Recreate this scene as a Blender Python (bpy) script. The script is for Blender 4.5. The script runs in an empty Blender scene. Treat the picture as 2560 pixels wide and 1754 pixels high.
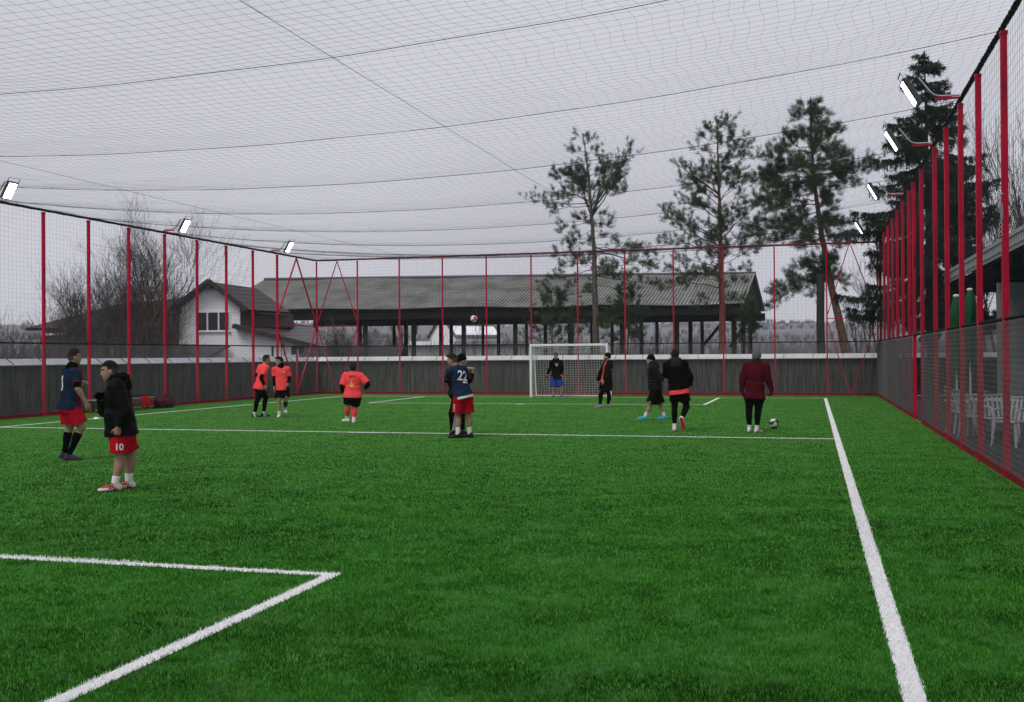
import bpy, bmesh, math, random
import numpy as np
from mathutils import Vector, Matrix, noise as mnoise
from mathutils.bvhtree import BVHTree
R = math.radians
SC = bpy.context.scene
COL = SC.collection

# ------------------------------------------------------------------ camera
CAM_H, FPX, YAW, PITCH, ROLL = 1.6479, 2654.19, 0.27554, 0.00414, -0.006866
FW = Vector((-math.sin(YAW)*math.cos(PITCH), math.cos(YAW)*math.cos(PITCH), math.sin(PITCH)))
_rt = Vector((math.cos(YAW), math.sin(YAW), 0)); _up = _rt.cross(FW)
RT = _rt*math.cos(ROLL) + _up*math.sin(ROLL)
UP = -_rt*math.sin(ROLL) + _up*math.cos(ROLL)
CAMP = Vector((0, 0, CAM_H))
cd = bpy.data.cameras.new('camera'); cam = bpy.data.objects.new('camera', cd); COL.objects.link(cam)
cd.sensor_width = 36; cd.lens = FPX*36/2560; cd.clip_end = 4000; cd.clip_start = 0.05
cam.matrix_world = Matrix(((RT.x, UP.x, -FW.x, 0), (RT.y, UP.y, -FW.y, 0), (RT.z, UP.z, -FW.z, CAM_H), (0, 0, 0, 1)))
SC.camera = cam

# ------------------------------------------------------------------ sky, sun, exposure
SUN_EL, SUN_AZ = R(52), R(200)
w = bpy.data.worlds.new('World'); SC.world = w; w.use_nodes = True
nt = w.node_tree; nt.nodes.clear()
sky = nt.nodes.new('ShaderNodeTexSky'); sky.sky_type = 'NISHITA'; sky.sun_disc = False
sky.sun_elevation = SUN_EL; sky.sun_rotation = SUN_AZ; sky.air_density = 1.0; sky.dust_density = 4.0; sky.ozone_density = 1.0
hs = nt.nodes.new('ShaderNodeHueSaturation'); hs.inputs['Saturation'].default_value = 0.12
mx = nt.nodes.new('ShaderNodeMix'); mx.data_type = 'RGBA'; mx.inputs[0].default_value = 0.93
tc = nt.nodes.new('ShaderNodeTexCoord'); cn = nt.nodes.new('ShaderNodeTexNoise')
cn.inputs['Scale'].default_value = 1.15; cn.inputs['Detail'].default_value = 3
cr = nt.nodes.new('ShaderNodeValToRGB')
cr.color_ramp.elements[0].color = (4.95, 4.95, 5.65, 1); cr.color_ramp.elements[0].position = 0.35
cr.color_ramp.elements[1].color = (6.4, 6.45, 7.15, 1); cr.color_ramp.elements[1].position = 0.68
bg = nt.nodes.new('ShaderNodeBackground'); bg.inputs['Strength'].default_value = 0.1
ow = nt.nodes.new('ShaderNodeOutputWorld')
L = nt.links.new
L(tc.outputs['Generated'], cn.inputs['Vector']); L(cn.outputs['Fac'], cr.inputs['Fac'])
L(sky.outputs['Color'], hs.inputs['Color']); L(hs.outputs['Color'], mx.inputs[6]); L(cr.outputs['Color'], mx.inputs[7])
L(mx.outputs[2], bg.inputs['Color']); L(bg.outputs['Background'], ow.inputs['Surface'])
sl = bpy.data.lights.new('sun', 'SUN'); sl.energy = 1.35; sl.angle = R(25); sl.color = (1, 0.97, 0.93)
so = bpy.data.objects.new('sun', sl); COL.objects.link(so)
so.rotation_euler = (R(90)-SUN_EL, 0, math.pi - SUN_AZ)
SC.view_settings.view_transform = 'Standard'; SC.view_settings.look = 'None'
SC.view_settings.exposure = 0.12; SC.view_settings.gamma = 1.0
SC.cycles.max_bounces = 6; SC.cycles.diffuse_bounces = 3; SC.cycles.transparent_max_bounces = 16
SC.cycles.volume_bounces = 1; SC.cycles.use_denoising = True; SC.cycles.denoising_prefilter = 'ACCURATE'; SC.cycles.use_adaptive_sampling = False; SC.cycles.sample_clamp_indirect = 4.0; SC.cycles.caustics_reflective = False; SC.cycles.caustics_refractive = False

# ------------------------------------------------------------------ helpers
def at(px, py, depth):
    """a point of the place on the sight line of a photograph pixel, at a chosen depth in metres"""
    return CAMP + (FW + RT*((px-1280)/FPX) - UP*((py-877)/FPX))*depth

def tag(o, label=None, cat=None, group=None, kind=None):
    if label: o['label'] = label
    if cat: o['category'] = cat
    if group: o['group'] = group
    if kind: o['kind'] = kind
    return o

def empty(name, loc=(0, 0, 0), rz=0.0, parent=None):
    o = bpy.data.objects.new(name, None); COL.objects.link(o); o.location = loc; o.rotation_euler = (0, 0, rz)
    o.empty_display_size = 0.2
    if parent: o.parent = parent
    return o

def link(name, me, parent=None):
    o = bpy.data.objects.new(name, me); COL.objects.link(o)
    if parent:
        o.parent = parent      # parts are modelled in the same space as their thing's base
        if parent.type == 'EMPTY':
            o.matrix_parent_inverse = (Matrix.Translation(parent.location) @ parent.rotation_euler.to_matrix().to_4x4()).inverted()
    return o

def copy_tree(o, parent=None):
    c = o.copy(); COL.objects.link(c); c.parent = parent
    for ch in o.children: copy_tree(ch, c)
    return c

def fast_mesh(name, V, F, mats, smooth=False, midx=None):
    """mesh from numpy arrays, F is (n,3) or (n,4)"""
    V = np.asarray(V, np.float32); F = np.asarray(F, np.int32)
    me = bpy.data.meshes.new(name); k = F.shape[1]
    me.vertices.add(len(V)); me.vertices.foreach_set('co', V.ravel())
    me.loops.add(F.size); me.loops.foreach_set('vertex_index', F.ravel())
    me.polygons.add(len(F)); me.polygons.foreach_set('loop_start', np.arange(0, F.size, k, dtype=np.int32))
    me.polygons.foreach_set('loop_total', np.full(len(F), k, np.int32))
    if midx is not None: me.polygons.foreach_set('material_index', np.asarray(midx, np.int32))
    if smooth: me.polygons.foreach_set('use_smooth', np.ones(len(F), bool))
    for m in (mats if isinstance(mats, (list, tuple)) else [mats]): me.materials.append(m)
    me.update(calc_edges=True); me.validate()
    return me

class MB:
    """collects boxes, bars and tubes; build() links them as ONE mesh object"""
    def __init__(s): s.v = []; s.f = []; s.m = []; s.sm = []
    def add(s, vs, fs, mi=0, smooth=False):
        b = len(s.v); s.v += [tuple(x) for x in vs]
        for f in fs: s.f.append(tuple(i+b for i in f)); s.m.append(mi); s.sm.append(smooth)
    def box(s, c, d, rz=0, mi=0, M=None):
        c = Vector(c); hx, hy, hz = d[0]/2, d[1]/2, d[2]/2
        Q = M if M is not None else Matrix.Rotation(rz, 3, 'Z')
        vs = [c + Q @ Vector((sx*hx, sy*hy, sz*hz)) for sx, sy, sz in
              ((-1,-1,-1),(1,-1,-1),(1,1,-1),(-1,1,-1),(-1,-1,1),(1,-1,1),(1,1,1),(-1,1,1))]
        s.add(vs, ((0,3,2,1),(4,5,6,7),(0,1,5,4),(1,2,6,5),(2,3,7,6),(3,0,4,7)), mi)
    def bar(s, a, b, wx, wy=None, mi=0, up=(0, 0, 1)):
        a, b = Vector(a), Vector(b); z = (b-a); l = z.length; z.normalize()
        u = Vector(up)
        if abs(u.dot(z)) > 0.99: u = Vector((0, 1, 0))
        x = u.cross(z).normalized(); y = z.cross(x)
        s.box((a+b)/2, (wx, wy or wx, l), M=Matrix((x, y, z)).transposed(), mi=mi)
    def tube(s, pts, r, n=8, mi=0, smooth=True, cap=True):
        pts = [Vector(p) for p in pts]; N = len(pts)
        rs = r if isinstance(r, (list, tuple)) else [r]*N
        ref = None; vs = []
        for i, p in enumerate(pts):
            t = (pts[min(i+1, N-1)] - pts[max(i-1, 0)])
            t = t.normalized() if t.length > 1e-9 else Vector((0, 0, 1))
            if ref is None: ref = Vector((1, 0, 0)) if abs(t.x) < 0.8 else Vector((0, 1, 0))
            x = (ref - t*ref.dot(t)).normalized(); y = t.cross(x); ref = x
            for k in range(n):
                a = 2*math.pi*k/n; vs.append(p + x*(rs[i]*math.cos(a)) + y*(rs[i]*math.sin(a)))
        fs = [(i*n+k, i*n+(k+1) % n, (i+1)*n+(k+1) % n, (i+1)*n+k) for i in range(N-1) for k in range(n)]
        s.add(vs, fs, mi, smooth)
        if cap and n > 2: s.add(vs[:n], (tuple(range(n-1, -1, -1)),), mi); s.add(vs[-n:], (tuple(range(n)),), mi)
    def sphere(s, c, r, nu=16, nv=10, mi=0, sc=(1, 1, 1)):
        vs = []; c = Vector(c)
        for j in range(nv+1):
            th = math.pi*j/nv
            for i in range(nu):
                ph = 2*math.pi*i/nu
                vs.append(c + Vector((r*sc[0]*math.sin(th)*math.cos(ph), r*sc[1]*math.sin(th)*math.sin(ph), r*sc[2]*math.cos(th))))
        fs = [(j*nu+i, (j+1)*nu+i, (j+1)*nu+(i+1) % nu, j*nu+(i+1) % nu) for j in range(nv) for i in range(nu)]
        s.add(vs, fs, mi, True)
    def quad(s, a, b, c, d, mi=0): s.add((a, b, c, d), ((0, 1, 2, 3),), mi)
    def poly(s, vs, mi=0): s.add(vs, (tuple(range(len(vs))),), mi)
    def prism(s, poly, off, mi=0):
        """polygon (list of points) extruded by the vector off"""
        n = len(poly); off = Vector(off); a = [Vector(p) for p in poly]; b = [p+off for p in a]
        s.add(a+b, [tuple(range(n-1, -1, -1)), tuple(range(n, 2*n))] + [(i, (i+1) % n, n+(i+1) % n, n+i) for i in range(n)], mi)
    def build(s, name, mats, parent=None, bevel=0, fixn=True):
        me = bpy.data.meshes.new(name); me.from_pydata(s.v, [], s.f)
        for m in (mats if isinstance(mats, (list, tuple)) else [mats]): me.materials.append(m)
        me.polygons.foreach_set('material_index', s.m); me.polygons.foreach_set('use_smooth', s.sm)
        if fixn:
            bm = bmesh.new(); bm.from_mesh(me); bmesh.ops.recalc_face_normals(bm, faces=bm.faces); bm.to_mesh(me); bm.free()
        me.update()
        o = link(name, me, parent)
        if bevel:
            m = o.modifiers.new('bevel', 'BEVEL'); m.width = bevel; m.segments = 2; m.limit_method = 'ANGLE'
        return o

def strand_mesh(name, P, r, mat, ax=(1, 0, 0), ay=(0, 1, 0)):
    """P: (strands, points, 3) -> one mesh of three-sided wires"""
    P = np.asarray(P, np.float32); S, N, _ = P.shape
    offs = np.array([np.array(ax)*math.cos(a)*r + np.array(ay)*math.sin(a)*r for a in (0.5, 0.5+2.094, 0.5+4.189)], np.float32)
    V = (P[:, :, None, :] + offs[None, None]).reshape(-1, 3)
    base = (np.arange(S)[:, None]*N + np.arange(N-1)[None])[..., None]*3
    k = np.arange(3); kn = (k+1) % 3
    F = np.stack([base+k, base+kn, base+3+kn, base+3+k], -1).reshape(-1, 4)
    return fast_mesh(name, V, F, mat, smooth=True)

# ------------------------------------------------------------------ materials
MATS = {}
def mat(name, col, rough=0.7, var=0.12, scale=6.0, bump=0.0, bscale=None, metal=0.0, stretch=None, spec=0.12, col2=None, detail=5, attr=None, sheen=0.0, trans=0.0):
    """procedural material: base colour mottled by noise, with optional bump"""
    if name in MATS: return MATS[name]
    m = bpy.data.materials.new(name); m.use_nodes = True; t = m.node_tree; b = t.nodes['Principled BSDF']; l = t.links.new
    b.inputs['Roughness'].default_value = rough; b.inputs['Metallic'].default_value = metal
    b.inputs['Specular IOR Level'].default_value = spec
    if sheen: b.inputs['Sheen Weight'].default_value = sheen
    tcn = t.nodes.new('ShaderNodeTexCoord'); mp = t.nodes.new('ShaderNodeMapping')
    if stretch: mp.inputs['Scale'].default_value = stretch
    l(tcn.outputs['Object'], mp.inputs['Vector'])
    nz = t.nodes.new('ShaderNodeTexNoise'); nz.inputs['Scale'].default_value = scale; nz.inputs['Detail'].default_value = detail
    nz.inputs['Roughness'].default_value = 0.62
    l(mp.outputs['Vector'], nz.inputs['Vector'])
    rp = t.nodes.new('ShaderNodeValToRGB')
    c2 = col2 or tuple(min(1, c*(1+var)) for c in col)
    c1 = tuple(c*(1-var) for c in col)
    rp.color_ramp.elements[0].color = (*c1, 1); rp.color_ramp.elements[0].position = 0.3
    rp.color_ramp.elements[1].color = (*c2, 1); rp.color_ramp.elements[1].position = 0.7
    l(nz.outputs['Fac'], rp.inputs['Fac'])
    out = rp.outputs['Color']
    if attr:
        va = t.nodes.new('ShaderNodeVertexColor'); va.layer_name = attr
        mm = t.nodes.new('ShaderNodeMix'); mm.data_type = 'RGBA'; mm.blend_type = 'MULTIPLY'; mm.inputs[0].default_value = 1
        l(out, mm.inputs[6]); l(va.outputs['Color'], mm.inputs[7]); out = mm.outputs[2]
    l(out, b.inputs['Base Color'])
    if bump:
        n2 = t.nodes.new('ShaderNodeTexNoise'); n2.inputs['Scale'].default_value = bscale or scale*4; n2.inputs['Detail'].default_value = 4
        l(mp.outputs['Vector'], n2.inputs['Vector'])
        bp = t.nodes.new('ShaderNodeBump'); bp.inputs['Strength'].default_value = bump; bp.inputs['Distance'].default_value = 0.02
        l(n2.outputs['Fac'], bp.inputs['Height']); l(bp.outputs['Normal'], b.inputs['Normal'])
    if trans:
        ts = t.nodes.new('ShaderNodeBsdfTranslucent'); l(out, ts.inputs['Color'])
        ms = t.nodes.new('ShaderNodeMixShader'); ms.inputs[0].default_value = trans
        l(b.outputs['BSDF'], ms.inputs[1]); l(ts.outputs['BSDF'], ms.inputs[2])
        l(ms.outputs['Shader'], t.nodes['Material Output'].inputs['Surface'])
    MATS[name] = m
    return m

RED = mat('red_enamel', (0.46, 0.002, 0.031), 0.45, 0.34, 5, bump=0.15, bscale=22, spec=0.10, stretch=(1, 1, 0.22), detail=8)
REDBASE = mat('red_base_paint', (0.24, 0.006, 0.022), 0.55, 0.3, 5)
ROPE = mat('black_rope', (0.016, 0.017, 0.018), 0.9, 0.4, 30, bump=0.6, bscale=60)
NET = mat('dark_net_twine', (0.045, 0.052, 0.058), 0.85, 0.2, 5)
WIRE = mat('galvanised_wire', (0.33, 0.33, 0.33), 0.5, 0.2, 8)
WIRED = mat('dull_grey_wire', (0.17, 0.17, 0.175), 0.55, 0.2, 8)
CONC = mat('weathered_concrete', (0.040, 0.040, 0.040), 0.9, 0.6, 2.2, stretch=(5, 5, 0.35), bump=0.4, bscale=9, col2=(0.125, 0.124, 0.120), detail=9)
CAPM = mat('zinc_cap', (0.42, 0.44, 0.47), 0.5, 0.18, 2.0)
CAPW = mat('pale_zinc_cap', (0.60, 0.60, 0.60), 0.55, 0.14, 2.0)
WHITEP = mat('white_powder_coat', (0.80, 0.80, 0.80), 0.4, 0.05, 5)
WHITEW = mat('white_render', (0.86, 0.87, 0.89), 0.9, 0.08, 1.2, bump=0.2, bscale=20)
BROWNR = mat('brown_roof_tile', (0.050, 0.040, 0.040), 0.6, 0.3, 3, bump=0.2)
BROWNS = mat('brown_board', (0.062, 0.050, 0.050), 0.7, 0.25, 2, stretch=(1, 1, 6))
DARKW = mat('dark_timber', (0.012, 0.012, 0.012), 0.85, 0.4, 3)
GLASS = mat('dark_window_glass', (0.035, 0.038, 0.042), 0.08, 0.3, 0.8)
def corrugated_material():
    """weathered fibre-cement sheet: pale crests, darker grooves, sheet laps and lichen patches"""
    m = bpy.data.materials.new('fibre_cement_roof'); m.use_nodes = True; t = m.node_tree; b = t.nodes['Principled BSDF']; l = t.links.new
    uv = t.nodes.new('ShaderNodeUVMap'); sp = t.nodes.new('ShaderNodeSeparateXYZ'); l(uv.outputs['UV'], sp.inputs['Vector'])
    def math_(op, a, bb=None):
        n = t.nodes.new('ShaderNodeMath'); n.operation = op
        for k, v in enumerate((a, bb)):
            if v is None: continue
            if isinstance(v, (int, float)): n.inputs[k].default_value = v
            else: l(v, n.inputs[k])
        return n.outputs[0]
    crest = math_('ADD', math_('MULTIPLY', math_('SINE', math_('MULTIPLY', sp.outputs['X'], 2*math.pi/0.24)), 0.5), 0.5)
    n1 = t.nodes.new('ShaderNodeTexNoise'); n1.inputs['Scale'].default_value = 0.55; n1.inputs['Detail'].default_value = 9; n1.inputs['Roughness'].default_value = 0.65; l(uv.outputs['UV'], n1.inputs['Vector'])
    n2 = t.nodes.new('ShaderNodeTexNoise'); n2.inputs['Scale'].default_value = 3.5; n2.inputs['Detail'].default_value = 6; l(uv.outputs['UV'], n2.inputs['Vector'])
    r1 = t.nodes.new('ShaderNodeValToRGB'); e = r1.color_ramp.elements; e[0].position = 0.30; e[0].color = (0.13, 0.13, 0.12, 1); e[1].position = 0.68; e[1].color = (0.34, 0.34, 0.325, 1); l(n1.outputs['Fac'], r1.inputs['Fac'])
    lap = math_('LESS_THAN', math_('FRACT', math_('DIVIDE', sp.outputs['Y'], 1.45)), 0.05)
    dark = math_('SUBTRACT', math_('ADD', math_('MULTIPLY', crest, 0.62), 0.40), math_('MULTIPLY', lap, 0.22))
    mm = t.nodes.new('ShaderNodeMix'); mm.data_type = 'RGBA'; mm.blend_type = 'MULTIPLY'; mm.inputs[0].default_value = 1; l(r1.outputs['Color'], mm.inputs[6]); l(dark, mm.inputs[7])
    r2 = t.nodes.new('ShaderNodeValToRGB'); r2.color_ramp.elements[0].position = 0.66; r2.color_ramp.elements[1].position = 0.72; l(n2.outputs['Fac'], r2.inputs['Fac'])
    m2 = t.nodes.new('ShaderNodeMix'); m2.data_type = 'RGBA'; l(math_('MULTIPLY', r2.outputs['Color'], 0.7), m2.inputs[0]); l(mm.outputs[2], m2.inputs[6]); m2.inputs[7].default_value = (0.42, 0.43, 0.40, 1)
    l(m2.outputs[2], b.inputs['Base Color']); b.inputs['Roughness'].default_value = 0.95; b.inputs['Specular IOR Level'].default_value = 0.1
    return m
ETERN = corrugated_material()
STEEL = mat('galvanised_tube', (0.38, 0.39, 0.40), 0.4, 0.15, 10, metal=0.5)
DARKM = mat('dark_grey_metal', (0.06, 0.065, 0.07), 0.5, 0.2, 10)
BARK = mat('dark_bark', (0.050, 0.044, 0.040), 0.95, 0.35, 6, stretch=(3, 3, 0.6), bump=0.5)
TWIG = mat('bare_twig', (0.085, 0.075, 0.071), 0.95, 0.3, 2)
TWIGR = mat('reddish_twig', (0.085, 0.05, 0.043), 0.95, 0.3, 2)
PBARK = mat('pine_bark', (0.105, 0.066, 0.048), 0.95, 0.45, 4, stretch=(3, 3, 0.8), bump=0.8, bscale=14, col2=(0.20, 0.115, 0.078))
PBARKG = mat('grey_pine_bark', (0.085, 0.074, 0.062), 0.95, 0.45, 4, stretch=(3, 3, 0.8), bump=0.8, bscale=14, col2=(0.17, 0.15, 0.125))
# ================================================================== ground, pitch, markings
XL, XR, YB, H, MID = -21.461, 2.467, 43.628, 5.95, 2.08
rng = np.random.default_rng(7); random.seed(7)

def ground_material():
    m = bpy.data.materials.new('winter_ground'); m.use_nodes = True; t = m.node_tree; b = t.nodes['Principled BSDF']; l = t.links.new
    g = t.nodes.new('ShaderNodeTexCoord')
    n1 = t.nodes.new('ShaderNodeTexNoise'); n1.inputs['Scale'].default_value = 0.03; n1.inputs['Detail'].default_value = 8
    n2 = t.nodes.new('ShaderNodeTexNoise'); n2.inputs['Scale'].default_value = 0.5; n2.inputs['Detail'].default_value = 6
    l(g.outputs['Object'], n1.inputs['Vector']); l(g.outputs['Object'], n2.inputs['Vector'])
    r1 = t.nodes.new('ShaderNodeValToRGB'); r1.color_ramp.elements[0].color = (0.045, 0.042, 0.032, 1); r1.color_ramp.elements[1].color = (0.11, 0.10, 0.085, 1)
    r2 = t.nodes.new('ShaderNodeValToRGB'); r2.color_ramp.elements[0].position = 0.56; r2.color_ramp.elements[1].position = 0.62
    l(n2.outputs['Fac'], r1.inputs['Fac']); l(n1.outputs['Fac'], r2.inputs['Fac'])
    mm = t.nodes.new('ShaderNodeMix'); mm.data_type = 'RGBA'; l(r2.outputs['Color'], mm.inputs[0]); l(r1.outputs['Color'], mm.inputs[6]); mm.inputs[7].default_value = (0.5, 0.5, 0.52, 1)
    l(mm.outputs[2], b.inputs['Base Color']); b.inputs['Roughness'].default_value = 0.95
    return m
g = MB(); g.quad((-1800, -300, -0.05), (1800, -300, -0.05), (1800, 2400, -0.05), (-1800, 2400, -0.05))
tag(g.build('ground', ground_material()), kind='structure')
YARD = mat('yard_paving', (0.055, 0.055, 0.057), 0.85, 0.35, 1.2, bump=0.3)
g = MB(); g.quad((2.3, -4, -0.03), (40, -4, -0.03), (40, 44.3, -0.03), (2.3, 44.3, -0.03))
tag(g.build('paved_yard', YARD), kind='structure')

def turf_material():
    m = bpy.data.materials.new('turf_base'); m.use_nodes = True; t = m.node_tree; b = t.nodes['Principled BSDF']; l = t.links.new
    g = t.nodes.new('ShaderNodeTexCoord'); out = None
    n1 = t.nodes.new('ShaderNodeTexNoise'); n1.inputs['Scale'].default_value = 1.6; n1.inputs['Detail'].default_value = 7; n1.inputs['Roughness'].default_value = 0.7
    l(g.outputs['Object'], n1.inputs['Vector'])
    r = t.nodes.new('ShaderNodeValToRGB'); r.color_ramp.elements[0].position = 0.3; r.color_ramp.elements[1].position = 0.72
    r.color_ramp.elements[0].color = (0.036, 0.140, 0.014, 1); r.color_ramp.elements[1].color = (0.080, 0.250, 0.034, 1)
    l(n1.outputs['Fac'], r.inputs['Fac']); l(r.outputs['Color'], b.inputs['Base Color']); b.inputs['Roughness'].default_value = 0.9
    b.inputs['Specular IOR Level'].default_value = 0.1
    return m
g = MB(); g.box(((XL+XR)/2, 20.8, -0.02), (XR-XL+0.1, 45.7, 0.04))
tag(g.build('turf', turf_material()), kind='structure')
LINEM = mat('white_turf_line', (0.80, 0.80, 0.80), 0.9, 0.06, 40, spec=0.1)
TX, TXL, GY, GY0, HY = 0.456, -19.0, 40.95, 1.9, 21.42
LW = 0.055
MARK = [  # name, x0, x1, y0, y1
    ('touchline', TX-LW, TX+LW, GY0-LW, GY+LW), ('touchline', TXL-LW, TXL+LW, GY0-LW, GY+LW),
    ('goal_line', TXL+LW, TX-LW, GY-LW, GY+LW), ('goal_line', TXL+LW, TX-LW, GY0-LW, GY0+LW),
    ('halfway_line', TXL+LW, TX-LW, HY-LW, HY+LW),
    ('penalty_area_line', -15.3-LW, -15.3+LW, 35.2+LW, GY-LW), ('penalty_area_line', -3.42-LW, -3.42+LW, 35.2+LW, GY-LW),
    ('penalty_area_line', -15.3-LW, -3.42+LW, 35.2-LW, 35.2+LW),
    ('penalty_area_line', -15.2-LW, -15.2+LW, GY0+LW, 7.35-LW), ('penalty_area_line', -3.5-LW, -3.5+LW, GY0+LW, 7.35-LW),
    ('penalty_area_line', -15.2-LW, -3.5+LW, 7.35-LW, 7.35+LW),
    ('penalty_spot', -9.72, -9.42, 34.72, 34.9), ('centre_spot', -9.75, -9.05, HY-0.11, HY-LW-0.001)]
for n, x0, x1, y0, y1 in MARK:
    g = MB(); g.quad((x0, y0, 0.004), (x1, y0, 0.004), (x1, y1, 0.004), (x0, y1, 0.004))
    tag(g.build(n, LINEM), kind='structure')

# ---- the pile of the artificial turf: every blade is a face, finer and denser near by
def hash2(ix, iy):
    h = np.sin(ix*127.1 + iy*311.7)*43758.5453
    return h - np.floor(h)
def vnoise(x, y):
    ix, iy = np.floor(x), np.floor(y); fx, fy = x-ix, y-iy; fx = fx*fx*(3-2*fx); fy = fy*fy*(3-2*fy)
    return (hash2(ix, iy)*(1-fx)+hash2(ix+1, iy)*fx)*(1-fy) + (hash2(ix, iy+1)*(1-fx)+hash2(ix+1, iy+1)*fx)*fy
def fbm(x, y, o=4):
    s, a, t = 0, 1.0, 0
    for k in range(o): s = s + a*vnoise(x*2**k+17*k, y*2**k+31*k); t += a; a *= 0.6
    return s/t
def make_turf():
    n = 1000000
    d0, d1 = 3.2, 45.0
    d = d0*(d1/d0)**rng.random(n)                     # log-uniform distance: even cover in the picture
    a = YAW + (rng.random(n)-0.5)*R(66)
    x, y = -d*np.sin(a), d*np.cos(a)
    k = (x > XL+0.08) & (x < XR-0.06) & (y < YB-0.08); x, y, d = x[k], y[k], d[k]; n = len(x)
    white = np.zeros(n, bool)
    jx = x + rng.normal(0, 0.006, n); jy = y + rng.normal(0, 0.006, n)
    for _, x0, x1, y0, y1 in MARK: white |= (jx > x0) & (jx < x1) & (jy > y0) & (jy < y1)
    # pile lean: random per blade; lighter and darker patches are painted into blade colour
    th = rng.random(n)*2*math.pi
    lean = 0.004 + 0.014*rng.random(n)
    lod = np.clip(11.0/d, 0.34, 1.0); lean *= lod
    hgt = (0.017 + 0.011*rng.random(n))*np.where(white, np.where(d > 9, 1.3, 0.9), 1.0)*lod
    wid = 0.0016*(d/4.5)**0.85 * (0.7+0.7*rng.random(n))
    wa = rng.random(n)*math.pi
    B = np.stack([x, y, np.full(n, 0.0)], -1)
    W = np.stack([np.cos(wa)*wid, np.sin(wa)*wid, np.zeros(n)], -1)
    T = B + np.stack([np.cos(th)*lean, np.sin(th)*lean, hgt], -1)
    Mi = B + np.stack([np.cos(th)*lean*0.3, np.sin(th)*lean*0.3, hgt*0.6], -1)
    V = np.stack([B-W, B+W, Mi+W*0.8, T, Mi-W*0.8], 1).reshape(-1, 3)
    q = np.arange(n)[:, None]*5
    F = np.concatenate([q+np.array([[0, 1, 2]]), q+np.array([[0, 2, 4]]), q+np.array([[4, 2, 3]])])
    pat = np.clip((fbm(x*2.3, y*2.3, 4)-0.5)*2.8, -1, 1)
    pat2 = np.clip((fbm(x*0.22+50, y*0.22, 3)-0.5)*2.4, -1, 1)
    rnd = rng.random(n)
    pat3 = np.clip((fbm(x*0.8+9, y*1.9, 3)-0.5)*2.8, -1, 1)
    pat4 = np.clip((fbm(x*6.5+3, y*6.5, 3)-0.5)*2.8, -1, 1)
    f = 0.68 + 0.25*pat + 0.08*pat2 + 0.20*pat3 + 0.26*pat4 + 0.62*(rnd-0.5); f = np.clip(f, 0.18, 2.4)
    c = np.stack([0.051*f + 0.036*np.clip(0.5*pat+pat4, 0, 1), 0.265*f, 0.020*f + 0.038*np.clip(0.5*pat+pat4, 0, 1), np.ones(n)], -1)
    pale = rng.random(n) < 0.02
    c[pale, :3] = c[pale, :3]*1.5 + 0.02
    c[white] = np.array([0.87, 0.87, 0.87, 1])*(0.92+0.1*rng.random((white.sum(), 1)))
    me = fast_mesh('turf_blades', V, F, TURF)
    ca = me.color_attributes.new('Col', 'FLOAT_COLOR', 'POINT')
    ca.data.foreach_set('color', np.repeat(c.astype(np.float32), 5, axis=0).ravel())
    return tag(link('turf_blades', me), 'short green artificial turf blades covering the whole pitch', 'turf', kind='stuff')
TURF = bpy.data.materials.new('turf_fibre'); TURF.use_nodes = True
_t = TURF.node_tree; _b = _t.nodes['Principled BSDF']; _a = _t.nodes.new('ShaderNodeVertexColor'); _a.layer_name = 'Col'
_t.links.new(_a.outputs['Color'], _b.inputs['Base Color']); _b.inputs['Roughness'].default_value = 0.7; _b.inputs['Specular IOR Level'].default_value = 0.12
_ts = _t.nodes.new('ShaderNodeBsdfTranslucent'); _t.links.new(_a.outputs['Color'], _ts.inputs['Color']); _ms = _t.nodes.new('ShaderNodeMixShader'); _ms.inputs[0].default_value = 0.3
_t.links.new(_b.outputs['BSDF'], _ms.inputs[1]); _t.links.new(_ts.outputs['BSDF'], _ms.inputs[2]); _t.links.new(_ms.outputs['Shader'], _t.nodes['Material Output'].inputs['Surface'])
make_turf()

# ================================================================== fences
def wobble_net(P, amp, seed):
    """let strands of a net hang a little irregularly: P (strands, points, 3)"""
    r = np.random.default_rng(seed)
    n = r.normal(0, 1, P.shape); k = np.array([0.25, 0.5, 0.25])
    for ax in (0, 1):
        n = np.apply_along_axis(lambda v: np.convolve(np.pad(v, 1, mode='edge'), k, 'valid'), ax, n)
    return P + n*np.array(amp)

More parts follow.
